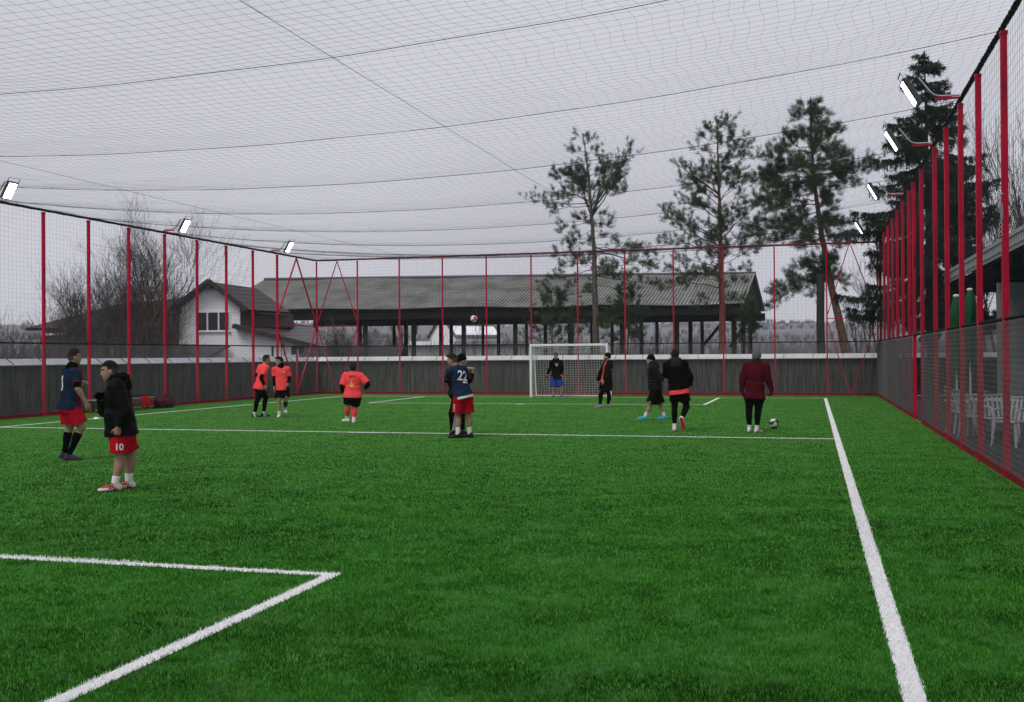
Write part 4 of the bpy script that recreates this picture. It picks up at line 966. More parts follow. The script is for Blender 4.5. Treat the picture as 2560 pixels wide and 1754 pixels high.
SNOWR = mat('pale_snowy_roof', (0.50, 0.50, 0.52), 0.9, 0.12, 1.0); GREYR = mat('grey_slate_roof', (0.12, 0.12, 0.13), 0.8, 0.25, 1.0); BLUER = mat('blue_grey_roof', (0.13, 0.16, 0.21), 0.7, 0.2, 1.0)
PALEW = mat('pale_plaster', (0.48, 0.47, 0.45), 0.9, 0.1, 1.0); DULLW = mat('dull_plaster', (0.22, 0.21, 0.20), 0.9, 0.15, 1.0); REDR = mat('dull_red_roof', (0.16, 0.07, 0.06), 0.85, 0.2, 1.0)
o = small_house('garden_shed', 'low dark-roofed garden shed right of the fan-shaped bare tree', 795, 812, 56, 4.6, 0.12, 0.45, DARKW, mat('dark_felt_roof', (0.03, 0.03, 0.032), 0.9, 0.3, 2), dl=4, cat='shed')
small_house('neighbour_house', 'grey-roofed house with a white gable seen under the shed below the ball', 1085, 792, 120, 5.5, 1.6, 2.3, WHITEW, GREYR, gable_front=False, turn=0.5, dl=7)
small_house('outbuilding', 'long low pale building under the shed, left of the goal', 1140, 806, 100, 8.5, 1.0, 0.3, mat('grey_plaster', (0.34, 0.34, 0.34), 0.9, 0.15, 1.0), GREYR, dl=5, cat='building')
small_house('outbuilding', 'low snowy-roofed building under the shed, left of the men hugging', 975, 806, 104, 5.0, 0.9, 0.4, mat('grey_plaster', (0.34, 0.34, 0.34)), SNOWR, dl=5, cat='building')
hh = [(920, 752, 420, 8, 2.0, 2.2, PALEW, SNOWR, 'pale snowy-roofed hillside house left of the second shed post'), (1015, 760, 330, 7, 1.5, 2.0, DULLW, GREYR, 'dull hillside house between the shed posts left of the ball'),
      (1072, 742, 470, 11, 2.2, 3.2, PALEW, SNOWR, 'wide pale hillside house directly behind the ball in the air'), (1128, 742, 480, 9, 2.0, 3.0, DULLW, GREYR, 'dark gabled hillside house just right of the ball'),
      (1170, 752, 420, 8, 1.8, 2.2, PALEW, GREYR, 'pale grey-roofed hillside house above the left goalpost'), (1515, 748, 440, 8, 2.0, 2.4, PALEW, SNOWR, 'pale hillside house between the second and third pine'),
      (1548, 752, 400, 14, 2.2, 1.6, DULLW, BLUER, 'wide blue-roofed hillside building under the right half of the shed'), (1598, 750, 420, 10, 2.0, 2.8, DULLW, GREYR, 'gabled hillside house left of the straight pine trunk'),
      (1672, 756, 380, 7, 1.6, 2.0, PALEW, GREYR, 'small hillside house behind the end braces of the shed'), (1733, 750, 430, 9, 2.0, 2.6, PALEW, SNOWR, 'white-roofed hillside house right of the shed end'),
      (1770, 754, 400, 7, 2.4, 1.8, DULLW, GREYR, 'dark round-topped hillside house left of the mossy trunk'), (1225, 756, 400, 8, 1.8, 2.2, DULLW, REDR, 'red-roofed hillside house behind the young pine')]
for x, y, d_, w_, h_, r_, wm, rm, txt in hh:
    small_house('hillside_house', txt, x, y, d_*1.6, w_*1.6, h_*1.6, r_*1.6, wm, rm, gable_front=(int(x) % 3 == 0), turn=0.3*math.sin(x), group='houses on the far hillside')

# ================================================================== pavilion beside the right fence
def pavilion():
    root = empty('pavilion', (4.5, 30, 0)); tag(root, 'pavilion with a pale metal roof edge and dark porch behind the right fence', 'building')
    FASC = mat('pale_metal_fascia', (0.40, 0.41, 0.42), 0.5, 0.12, 2.0)
    m = MB(); y0, y1 = 6.0, 40.5
    m.box((4.5, (y0+y1)/2, 4.20), (0.05, y1-y0, 0.20)); m.box((4.47, (y0+y1)/2, 4.36), (0.05, y1-y0, 0.10)); m.box((4.52, (y0+y1)/2, 4.05), (0.04, y1-y0, 0.09)); m.build('fascia', FASC, root)
    m = MB(); plate(m, [(4.49, y0, 4.43), (4.49, y1, 4.43), (12, y1, 5.2), (12, y0, 5.2)], 0.08); m.build('roof', FASC, root)
    m = MB()
    m.box((8.3, (y0+y1)/2, 3.98), (7.4, y1-y0-0.1, 0.05))
    for yy in np.arange(y0+0.7, y1, 1.4): m.box((8.2, yy, 3.84), (7.2, 0.12, 0.22))
    m.build('porch_ceiling', DARKW, root)
    m = MB(); m.box((8.6, 30.1, 1.72), (7.9, 0.16, 3.44)); m.build('end_wall', mat('grey_panel_wall', (0.21, 0.22, 0.23), 0.7, 0.1, 1.5), root)
    m = MB(); m.box((6.0, 29.98, 1.05), (0.95, 0.06, 2.1)); m.build('door', mat('dark_door', (0.03, 0.032, 0.035), 0.5, 0.2, 3), root)
    m = MB(); m.box((11.9, (y0+y1)/2, 1.9), (0.2, y1-y0, 3.8)); m.build('rear_wall', DULLW, root)
    for yy in (12, 21, 39.5):
        m = MB(); m.box((4.75, yy, 1.95), (0.14, 0.14, 3.9)); m.build('post', DARKM, root)
pavilion()
def parasol(px, py, depth, label, h):
    p = at(px, py, depth); x, y = p.x, p.y
    root = empty('parasol', (x, y, 0)); tag(root, label, 'parasol', 'closed green parasols')
    G_ = mat('green_canvas', (0.006, 0.085, 0.032), 0.8, 0.4, 5, stretch=(1, 1, 0.3), bump=0.3)
    m = MB(); m.tube([(x, y, 0.05), (x, y, h)], 0.022, 8); m.build('pole', WHITEP, root)
    m = MB(); m.tube([(x, y, 0), (x, y, 0.05), (x, y, 0.07), (x, y, 0.2)], [0.26, 0.25, 0.06, 0.035], 16); m.build('base', DARKM, root)
    m = MB(); n = 20; prof = [(h, 0.03), (h-0.05, 0.07), (h-0.3, 0.13), (h-0.55, 0.17), (h-0.60, 0.14), (h-0.95, 0.17), (h-1.3, 0.15), (h-1.65, 0.20)]; vs = []
    for j, (z, r) in enumerate(prof):
        for k in range(n):
            a = 6.2832*k/n; rr = r*(1+0.32*math.cos(a*5+j*0.4)*(0.3+j/8)); vs.append((x+rr*math.cos(a), y+rr*math.sin(a), z-0.06*math.cos(a*5)*(j > 2)))
    m.add(vs, [(j*n+k, j*n+(k+1) % n, (j+1)*n+(k+1) % n, (j+1)*n+k) for j in range(len(prof)-1) for k in range(n)], 0, True); m.build('canopy', G_, root)
    m = MB(); m.sphere((x, y, h+0.01), 0.07, sc=(1, 1, 0.6)); m.build('finial', WHITEP, root)
parasol(2391, 800, 24.0, 'closed green parasol with a white tip, the left of two behind the right fence', 2.90)
parasol(2425, 800, 25.0, 'closed green parasol partly hidden by a red post, the right and taller of two', 3.10)
CHW = mat('white_plastic', (0.46, 0.47, 0.48), 0.4, 0.08, 6)
def plastic_chair():
    root = empty('plastic_chair')
    m = MB(); m.box((0, 0, 0.44), (0.46, 0.44, 0.03)); m.build('seat', CHW, root, bevel=0.01)
    m = MB()
    for k in range(-2, 3): m.bar((0.085*k, 0.20, 0.46), (0.09*k, 0.30, 0.86), 0.045, 0.02)
    m.bar((-0.22, 0.30, 0.87), (0.22, 0.30, 0.87), 0.06, 0.025); m.build('backrest', CHW, root, bevel=0.006)
    for sx in (-1, 1):
        m = MB(); m.tube([(0.21*sx, -0.20, 0.44), (0.24*sx, -0.21, 0.64), (0.245*sx, -0.1, 0.66), (0.235*sx, 0.26, 0.66)], 0.022, 6); m.build('armrest', CHW, root)
        for sy in (-1, 1):
            m = MB(); m.bar((0.20*sx, 0.19*sy, 0.435), (0.25*sx, 0.23*sy, 0.0), 0.04, 0.03); m.build('leg', CHW, root)
    return root
ch0 = plastic_chair()
for i, (px, d_, rz, z, txt) in enumerate([(2406, 22.5, 0.6, 0, 'white plastic chair under the left green parasol'), (2420, 22.0, -1.9, 0, 'white plastic chair turned sideways, between two red posts'), (2437, 20.8, 2.6, 0, 'white plastic chair with its back to the right fence'),
        (2497, 20.0, 0.3, 0, 'white plastic chair left of the grey end wall'), (2528, 19.0, -0.8, 0, 'white plastic chair nearest to the camera, in front of the grey end wall'), (2398, 25.5, 1.4, 0, 'white plastic chair farthest back behind the mesh')]):
    o = ch0 if i == 0 else copy_tree(ch0); p = at(px, 880, d_)
    o.location = (max(p.x, XR+0.55), p.y, z-0.03); o.rotation_euler = (0, 0, rz); tag(o, txt, 'chair', 'white plastic chairs behind the right fence')
def ptable(px, d_, label):
    p = at(px, 880, d_); x, y = max(p.x, XR+0.8), p.y
    root = empty('plastic_table', (x, y, -0.03)); tag(root, label, 'table')
    m = MB(); m.box((x, y, 0.69), (0.9, 0.9, 0.04)); m.build('table_top', CHW, root, bevel=0.015)
    for sx in (-1, 1):
        for sy in (-1, 1): m = MB(); m.bar((x+0.38*sx, y+0.38*sy, 0.67), (x+0.41*sx, y+0.41*sy, -0.03), 0.06, 0.05); m.build('leg', CHW, root)
ptable(2480, 21.5, 'white plastic table beside the chairs behind the right fence')
# ================================================================== people: one implicit surface per body, garments fitted over it
def nrm(v): v = np.asarray(v, float); return v/max(1e-9, np.linalg.norm(v))
def n3(P, s, seed=0):
    """value noise on points (n,3), -1..1"""
    q = P*s + seed*13.7; i = np.floor(q); f = q-i; f = f*f*(3-2*f); out = 0
    for a in (0, 1):
        for b in (0, 1):
            for c in (0, 1):
                h = np.sin((i[..., 0]+a)*127.1+(i[..., 1]+b)*311.7+(i[..., 2]+c)*74.7)*43758.5453; h = h-np.floor(h)
                out = out + h*(f[..., 0] if a else 1-f[..., 0])*(f[..., 1] if b else 1-f[..., 1])*(f[..., 2] if c else 1-f[..., 2])
    return out*2-1

class Sdf:
    """union of rounded cones, ellipsoids and elliptic tubes with soft joins, meshed by surface nets"""
    def __init__(s): s.p = []
    def cone(s, a, b, ra, rb, k=0.02, cut=None, flat=None, sub=False): s.p.append(('c', np.array(a, float), np.array(b, float), ra, rb, k, cut, flat, sub)); return s
    def ell(s, c, r, M=None, k=0.02, cut=None, sub=False): s.p.append(('e', np.array(c, float), np.array(r, float), np.eye(3) if M is None else np.asarray(M, float), None, k, cut, None, sub)); return s
    def tube(s, a, b, ra, rb, side, k=0.02, cut=None): s.p.append(('t', np.array(a, float), np.array(b, float), ra, rb, k, cut, np.array(side, float), False)); return s
    def bounds(s, q):
        if q[0] == 'c': lo = np.minimum(q[1]-q[3], q[2]-q[4]); hi = np.maximum(q[1]+q[3], q[2]+q[4])
        elif q[0] == 'e': m = q[2].max(); lo, hi = q[1]-m, q[1]+m
        else:
            m1, m2 = max(q[3]), max(q[4]); lo = np.minimum(q[1]-m1, q[2]-m2); hi = np.maximum(q[1]+m1, q[2]+m2)
        return lo, hi
    def ev(s, q, P):
        if q[0] == 'c':
            a, b, ra, rb = q[1:5]; ab = b-a; L2 = ab@ab; t = np.clip(((P-a)@ab)/max(L2, 1e-9), 0, 1)
            D = P-a-t[..., None]*ab
            if q[7] is not None: fl, fs = q[7]; D = D + (D@fl)[..., None]*fl*(fs-1)
            d = np.linalg.norm(D, axis=-1) - (ra+(rb-ra)*t)
        elif q[0] == 'e':
            Q = (P-q[1])@q[3].T; r = q[2]; k0 = np.linalg.norm(Q/r, axis=-1); k1 = np.linalg.norm(Q/(r*r), axis=-1)
            d = k0*(k0-1)/np.maximum(k1, 1e-9)
        else:
            a, b, ra, rb, side = q[1], q[2], np.array(q[3]), np.array(q[4]), q[7]; ab = b-a; L = np.linalg.norm(ab); w = ab/L
            sd = nrm(side-w*(side@w)); fw = np.cross(w, sd); D = P-a; z = D@w; t = np.clip(z/L, 0, 1); rx = ra[0]+(rb[0]-ra[0])*t; ry = ra[1]+(rb[1]-ra[1])*t
            qx, qy = (D@sd)/rx, (D@fw)/ry; d = (np.sqrt(qx*qx+qy*qy)-1)*np.minimum(rx, ry); d = np.maximum(d, np.maximum(-z, z-L))
        if q[6] is not None:
            for pt, n in (q[6] if isinstance(q[6], list) else [q[6]]): d = np.maximum(d, (P-np.asarray(pt))@nrm(n))
        return d
    def mesh(s, h, cuts=(), disp=None, inflate=0.0):
        los, his = zip(*[s.bounds(q) for q in s.p if not q[8]]); pad = 3*h+0.012+max(0, inflate)
        lo = np.min(los, 0)-pad; hi = np.max(his, 0)+pad; n = np.ceil((hi-lo)/h).astype(int)+1
        D = np.full(n, 0.5, np.float32)
        for q in s.p:
            a, b = s.bounds(q); k = q[5]; m = k+2.5*h+max(0, inflate)+0.012
            i0 = np.maximum(0, np.floor((a-m-lo)/h).astype(int)); i1 = np.minimum(n, np.ceil((b+m-lo)/h).astype(int)+1)
            if (i1 <= i0).any(): continue
            G = np.stack(np.meshgrid(*[lo[j]+h*np.arange(i0[j], i1[j]) for j in range(3)], indexing='ij'), -1)
            d = s.ev(q, G); sl_ = tuple(slice(i0[j], i1[j]) for j in range(3)); o = D[sl_]
            if q[8]: hh = np.clip(0.5-0.5*(o+d)/k, 0, 1); D[sl_] = o*(1-hh)+(-d)*hh+k*hh*(1-hh)
            else: hh = np.clip(0.5+0.5*(o-d)/k, 0, 1); D[sl_] = o*(1-hh)+d*hh-k*hh*(1-hh)
        D -= inflate
        if cuts or disp:
            near = np.abs(D) < 0.06 if not cuts else D < 0.06
            idx = np.argwhere(near); P = lo+idx*h; v = D[near]
            if disp: v = v + disp(P)
            for pt, nn in cuts: v = np.maximum(v, (P-np.asarray(pt))@nrm(nn))
            D[near] = v
        return nets(D, lo, h)
def nets(D, lo, h):
    s = D < 0; nx, ny, nz = D.shape; c = [(i, j, k) for i in (0, 1) for j in (0, 1) for k in (0, 1)]
    S = sum(s[i:nx-1+i, j:ny-1+j, k:nz-1+k].astype(np.int8) for i, j, k in c); act = (S > 0) & (S < 8); idx = np.argwhere(act)
    if len(idx) == 0: return np.zeros((0, 3)), np.zeros((0, 4), int)
    vals = np.stack([D[idx[:, 0]+i, idx[:, 1]+j, idx[:, 2]+k] for i, j, k in c], 1); acc = np.zeros((len(idx), 3)); cnt = np.zeros(len(idx))
    C = np.array(c, float)
    for a in range(8):
        for b in range(a+1, 8):
            if np.abs(C[a]-C[b]).sum() != 1: continue
            m = (vals[:, a] < 0) != (vals[:, b] < 0)
            t = vals[m, a]/(vals[m, a]-vals[m, b]); acc[m] += C[a]+t[:, None]*(C[b]-C[a]); cnt[m] += 1
    V = lo + h*(idx+acc/cnt[:, None]); I = np.full(act.shape, -1); I[tuple(idx.T)] = np.arange(len(idx)); F = []
    for ax in range(3):
        o1, o2 = [(1, 2), (0, 2), (0, 1)][ax]
        A = s[tuple(slice(0, -1) if q == ax else slice(1, -1) for q in range(3))]; B = s[tuple(slice(1, None) if q == ax else slice(1, -1) for q in range(3))]
        e = np.argwhere(A != B)
        if len(e) == 0: continue
        base = e.copy(); base[:, o1] += 1; base[:, o2] += 1
        def g(d1, d2):
            q = base.copy(); q[:, o1] -= d1; q[:, o2] -= d2; return I[tuple(q.T)]
        quad = np.stack([g(1, 1), g(0, 1), g(0, 0), g(1, 0)], 1); fl = A[tuple(e.T)]
        if ax == 1: fl = ~fl
        quad[~fl] = quad[~fl][:, ::-1]; F.append(quad)
    F = np.concatenate(F); F = F[(F >= 0).all(1)]
    return V, F

def fabric(name, rough=0.85, sheen=0.0, spec=0.3):
    return mat(name, (1, 1, 1), rough, 0.05, 60, attr='Col', spec=0.02, sheen=sheen, bump=0.12, bscale=240)
CLOTH, SKIN, HAIRM, SHOEM, NYLON = fabric('jersey_cloth'), mat('skin', (1, 1, 1), 0.55, 0.05, 25, attr='Col', spec=0.4), mat('hair', (1, 1, 1), 0.75, 0.3, 90, attr='Col', bump=0.5, bscale=160), mat('boot_leather', (1, 1, 1), 0.45, 0.05, 30, attr='Col'), mat('shell_nylon', (1, 1, 1), 0.55, 0.08, 30, attr='Col', spec=0.05)
def mesh_obj(name, VF, m, parent, col):
    V, F = VF
    if len(V) == 0: return None
    me = fast_mesh(name, V, F, m, smooth=True); ca = me.color_attributes.new('Col', 'FLOAT_COLOR', 'POINT')
    nv = len(me.vertices); Vn = np.empty(nv*3, np.float32); me.vertices.foreach_get('co', Vn); Vn = Vn.reshape(-1, 3)
    c = np.ones((nv, 4), np.float32); c[:, :3] = col(Vn) if callable(col) else np.array(col); ca.data.foreach_set('color', c.ravel())
    o = bpy.data.objects.new(name, me); COL.objects.link(o); o.parent = parent; return o

BK = (0.0035, 0.0035, 0.0038); NAVY = (0.010, 0.022, 0.046); REDS = (0.42, 0.006, 0.020); ORANGE = (0.95, 0.078, 0.088); WHT = (0.72, 0.72, 0.72); SKN = (0.36, 0.205, 0.150); MAROON = (0.066, 0.006, 0.012)

class Person:
    def __init__(s, J, loc, rz, label, group, h=0.0085, bulk=1.0, face=0.0, head_face=None, head_pitch=0.0, skin=SKN, belly=0.0, sw=0.185):
        s.J = {k: np.array(v, float) for k, v in J.items()}; s.h = h; s.b = bulk; s.skin = np.array(skin)
        s.root = empty('person'); tag(s.root, label, 'person', group); s.loc, s.rz = loc, rz
        th = R(face); s.f = np.array([math.cos(th), math.sin(th), 0]); s.l = np.array([-math.sin(th), math.cos(th), 0])
        hf = R(face if head_face is None else head_face); pt = R(head_pitch)
        s.hf = nrm([math.cos(hf)*math.cos(pt), math.sin(hf)*math.cos(pt), math.sin(pt)]); s.hl = np.array([-math.sin(hf), math.cos(hf), 0]); s.hu = np.cross(s.hf, s.hl)
        J = s.J; s.up = nrm(J['neck']-J['pelvis']); s.tf = nrm(s.f-s.up*(s.f@s.up)); s.tl = np.cross(s.up, s.tf)
        s.T = np.stack([s.tl, s.tf, s.up])   # torso axes: left, front, up
        for sd, sg in (('L', 1), ('R', -1)):
            J.setdefault('sh'+sd, J['neck'] + s.tl*sg*sw*(0.6+0.4*bulk) - s.up*0.062); J.setdefault('hip'+sd, J['pelvis'] + s.tl*sg*0.088*bulk - s.up*0.02)
        s.belly = belly; s.body()
    # ---- skin
    def torso(s, q, e=0.0, sc=1.0):
        J, b = s.J, s.b; N, P = J['neck'], J['pelvis']; L = np.linalg.norm(N-P); A = lambda t, f=0: P+(N-P)*t+s.tf*f
        q.ell(A(0.02, -0.005), np.array([0.165*b, 0.118*b, 0.125])*sc+e, s.T, 0.05).ell(A(0.36, 0.008+s.belly*0.5), np.array([0.148*b, 0.108*b+s.belly*0.6, 0.17])*sc+e, s.T, 0.06)
        q.ell(A(0.70, 0.0), np.array([0.168*b, 0.118*b, 0.20])*sc+e, s.T, 0.06)
        for sd in 'LR':
            q.cone(N-s.up*0.035, J['sh'+sd], 0.062*sc+e, 0.058*b*sc+e, 0.045); q.ell(J['hip'+sd]-s.tf*0.045, np.array([0.088*b, 0.085*b, 0.095])*sc+e, s.T, 0.04)
    def arm(s, q, sd, e=0.0, t0=0.0, t1=2.0, flare=0.0):
        """from shoulder (0) over elbow (1) to wrist (2)"""
        J, b = s.J, s.b; S, E, W = J['sh'+sd], J['el'+sd], J['wr'+sd]; up_, lo_ = nrm(E-S), nrm(W-E)
        cu, cl = [], []
        if t1 < 1: cu.append((S+(E-S)*t1, up_))
        elif t1 < 2: cl.append((E+(W-E)*(t1-1), lo_))
        if t0 > 0: (cu if t0 < 1 else cl).append((S+(E-S)*t0 if t0 < 1 else E+(W-E)*(t0-1), -(up_ if t0 < 1 else lo_)))
        if t0 < 1: q.cone(S, E, 0.056*b+e, 0.043*b+e+flare, 0.03 if not cu else 0.012, cut=cu or None)
        if t1 > 1: q.cone(E, W, 0.044*b+e, 0.028+e, 0.02 if not cl else 0.01, cut=cl or None); 
        if t1 > 1 and t0 < 1.3: q.ell(E+(W-E)*0.25, np.array([0.043*b, 0.043*b, 0.075])+e, frame(lo_), 0.02, cut=cl or None)
    def leg(s, q, sd, e=0.0, t0=0.0, t1=2.0, sc=1.0):
        J, b = s.J, s.b; H, K, A = J['hip'+sd], J['kn'+sd], J['an'+sd]; u1, u2 = nrm(K-H), nrm(A-K); cu, cl = [], []
        if t1 < 1: cu.append((H+(K-H)*t1, u1))
        elif t1 < 2: cl.append((K+(A-K)*(t1-1), u2))
        if t0 > 0: (cu if t0 < 1 else cl).append((H+(K-H)*t0 if t0 < 1 else K+(A-K)*(t0-1), -(u1 if t0 < 1 else u2)))
        bk = nrm(-(s.J.get('toe'+sd, A+s.f)-A)*np.array([1, 1, 0]))
        if t0 < 1: q.cone(H, K, 0.092*b*sc+e, 0.057*b*sc+e, 0.03, cut=cu or None)
        if t1 > 1: q.cone(K, A, 0.054*b*sc+e, 0.037+e, 0.02, cut=cl or None).ell(K+(A-K)*0.30+bk*0.018, np.array([0.052*b, 0.054*b, 0.12])*sc+e, frame(u2), 0.03, cut=cl or None)
    def hand(s, q, sd):
        J = s.J; W = J['wr'+sd]; T = J['tip'+sd]; d = nrm(T-W); sg = 1 if sd == 'L' else -1; L = 0.185
        inw = s.J.get('palm'+sd); n = nrm((-s.l*sg if inw is None else inw)); n = nrm(n-d*(n@d)); sdv = np.cross(d, n)*(-sg)   # towards the thumb
        if s.J.get('fist'+sd) is not None: cv = 1.0
        else: cv = float(s.J['curl'+sd][0]) if 'curl'+sd in s.J else 0.35
        q.cone(W, W+d*0.03, 0.028, 0.030, 0.015, flat=(n, 1.25)); c0 = W+d*0.055
        q.ell(c0, (0.042, 0.016, 0.050), np.stack([sdv, n, d]), 0.015)
        for i, (o, ln) in enumerate(((0.030, 0.072), (0.010, 0.080), (-0.010, 0.074), (-0.029, 0.058))):
            b0 = W+d*(0.092-0.004*abs(i-1))+sdv*o; a1, a2 = 0.25+cv*1.0, 0.45+cv*2.1; v1 = d*math.cos(a1)+n*math.sin(a1); v2 = d*math.cos(a2)+n*math.sin(a2)
            p1 = b0+v1*ln*0.52; q.cone(b0-d*0.012, p1, 0.0105, 0.0095, 0.004).cone(p1, p1+v2*ln*0.5, 0.0095, 0.008, 0.003)
        tb = W+d*0.030+sdv*0.030; t1 = tb+(sdv*0.75+d*0.7+n*0.35)*0.040; q.cone(tb, t1, 0.014, 0.011, 0.008).cone(t1, t1+nrm(d+n*0.6+sdv*0.1)*0.034, 0.011, 0.009, 0.003)
    def body(s):
        J, h = s.J, s.h; q = Sdf(); H = J['head']; f, u, l = s.hf, s.hu, s.hl; M = np.stack([l, f, u]); s.M = M
        s.torso(q)
        for sd in 'LR':
            s.arm(q, sd); s.leg(q, sd); s.hand(q, sd); A = J['an'+sd]; t = J['toe'+sd]; dd = nrm(t-A); q.cone(A, A-np.array([0, 0, 0.035])*(0 if 'free'+sd in J else 1)+dd*0.03, 0.034, 0.024, 0.02)
        q.cone(J['neck']-s.up*0.02, H-u*0.055-f*0.02, 0.060*s.b, 0.056, 0.03)
        q.ell(H+u*0.022-f*0.012, (0.074, 0.094, 0.100), M, 0.02).ell(H-u*0.040+f*0.024, (0.059, 0.066, 0.076), M, 0.03).ell(H-u*0.098+f*0.060, (0.024, 0.020, 0.018), M, 0.03)
        q.cone(H+u*0.012+f*0.086, H-u*0.026+f*0.101, 0.008, 0.011, 0.012).cone(H+u*0.034+f*0.076+l*0.036, H+u*0.034+f*0.076-l*0.036, 0.013, 0.013, 0.014)
        q.cone(H-u*0.060+f*0.085+l*0.018, H-u*0.060+f*0.085-l*0.018, 0.0085, 0.0085, 0.008)
        for sg in (1, -1):
            q.ell(H+u*0.012+f*0.088+l*sg*0.032, (0.016, 0.012, 0.010), M, 0.012, sub=True); q.ell(H+l*sg*0.077-f*0.006-u*0.008, (0.011, 0.022, 0.033), M, 0.006)
            q.ell(H+u*0.012+f*0.074+l*sg*0.032, (0.0125, 0.0125, 0.0125), M, 0.002)
        sk = s.skin
        def col(P):
            c = np.tile(sk, (len(P), 1)); Q = (P-H)@M.T; x, y, z = np.abs(Q[:, 0]), Q[:, 1], Q[:, 2]; fr = y > 0.045
            hd = (z > -0.14) & (np.linalg.norm(Q, axis=1) < 0.2)
            lips = fr & (np.abs(z+0.060) < 0.010) & (x < 0.026); c[lips] = sk*np.array([0.85, 0.55, 0.55])
            brow = fr & (np.abs(z-0.036) < 0.007) & (x > 0.012) & (x < 0.052); c[brow] = np.array([0.03, 0.02, 0.016])
            eye = fr & (np.abs(z-0.012) < 0.007) & (np.abs(x-0.032) < 0.013); c[eye] = np.array([0.45, 0.44, 0.43])
            ir = fr & (np.abs(z-0.012) < 0.008) & (np.abs(x-0.032) < 0.0065); c[ir] = np.array([0.02, 0.015, 0.012])
            if s.J.get('beard') is not None:
                bd = hd & (z < -0.035) & (y > -0.01) & ~lips & (x < 0.075); c[bd] = c[bd]*0.42
            for sd in 'LR':
                w = np.linalg.norm(P-J['tip'+sd], axis=1) < 0.10; c[w] = c[w]*np.array([1.05, 0.92, 0.9])
            if 'glove' in s.__dict__: pass
            return c
        s.bodyobj = mesh_obj('body', q.mesh(h), SKIN, s.root, col)
    # ---- clothes
    def folds(s, amp=0.010, fx=8, fz=15, seed=1):
        return lambda P: amp*n3(P*np.array([1, 1, 0.55]), fx, seed) + amp*0.6*n3(P*np.array([1, 1, 1.6]), fz, seed+3)
    def top(s, name, col, sleeve=0.55, hem=0.10, e=0.012, m=None, hemr=None, disp=None, h=None, flare=0.01, hem_tilt=None, open_front=None, k_extra=0.0, arms='LR'):
        J = s.J; q = Sdf(); s.torso(q, e); P, N = J['pelvis'], J['neck']
        hr = hemr or (0.178*s.b+e+0.010, 0.140*s.b+e+0.012+s.belly*0.5); he = P-s.up*hem
        q.tube(P+(N-P)*0.42+s.tf*s.belly*0.3, he+s.tf*s.belly*0.3, (0.158*s.b+e, 0.118*s.b+e+s.belly*0.4), hr, s.tl, 0.03)
        if hem > -0.02:
            for sd in 'LR': q.ell(J['hip'+sd]-s.tf*0.045, np.array([0.086*s.b, 0.086*s.b, 0.13])+e+0.004, s.T, 0.05)
        for sd in arms: s.arm(q, sd, e, 0, sleeve, flare if sleeve < 1 else 0)
        cuts = [(he, -s.up if hem_tilt is None else hem_tilt)]
        return mesh_obj(name, q.mesh(h or s.h, cuts, disp or s.folds()), m or CLOTH, s.root, col)
    def sleeves(s, name, col, t0, t1, e=0.006):
        for sd in 'LR':
            q = Sdf(); s.arm(q, sd, e, t0, t1); mesh_obj(name, q.mesh(s.h, (), s.folds(0.003, 14, 22, 5)), CLOTH, s.root, col)
    def shorts(s, col, t=0.78, e=0.020, flare=0.030, name='shorts', waist=0.10):
        J = s.J; q = Sdf(); P = J['pelvis']
        q.tube(P+s.up*waist, P-s.up*0.07, (0.168*s.b+e*0.6, 0.128*s.b+e*0.6), (0.174*s.b+e*0.7, 0.134*s.b+e*0.7), s.tl, 0.03)
        for sd in 'LR':
            H, K = J['hip'+sd], J['kn'+sd]; u = nrm(K-H); q.cone(H-u*0.02, H+(K-H)*t, 0.098*s.b+e, 0.074*s.b+e+flare, 0.035, cut=(H+(K-H)*t, u)); q.ell(H-s.tf*0.040, np.array([0.088*s.b, 0.084*s.b, 0.097])+0.010, s.T, 0.05, cut=(H+(K-H)*t, u))
        return mesh_obj(name, q.mesh(s.h, [(P+s.up*waist, s.up)], s.folds(0.007, 8, 11, 4)), CLOTH, s.root, col)
    def legs(s, name, col, t0, t1, e=0.006, hips=False, amp=0.002):
        if hips:
            q = Sdf(); J = s.J; P = J['pelvis']; q.tube(P+s.up*0.10, P-s.up*0.05, (0.165*s.b+e, 0.122*s.b+e), (0.178*s.b+e, 0.13*s.b+e), s.tl, 0.03); q.ell(P+s.up*0.01-s.tf*0.005, np.array([0.165*s.b, 0.118*s.b, 0.128])+e+0.003, s.T, 0.04)
            for sd in 'LR': q.ell(J['hip'+sd]-s.tf*0.045, np.array([0.09*s.b, 0.087*s.b, 0.097])+e, s.T, 0.04); s.leg(q, sd, e, t0, t1)
            return mesh_obj(name, q.mesh(s.h, [(P+s.up*0.10, s.up)], s.folds(amp, 10, 16, 6)), CLOTH, s.root, col)
        for sd in 'LR':
            q = Sdf(); s.leg(q, sd, e, t0, t1); mesh_obj(name, q.mesh(s.h, (), s.folds(amp, 14, 30, 6)), CLOTH, s.root, col)
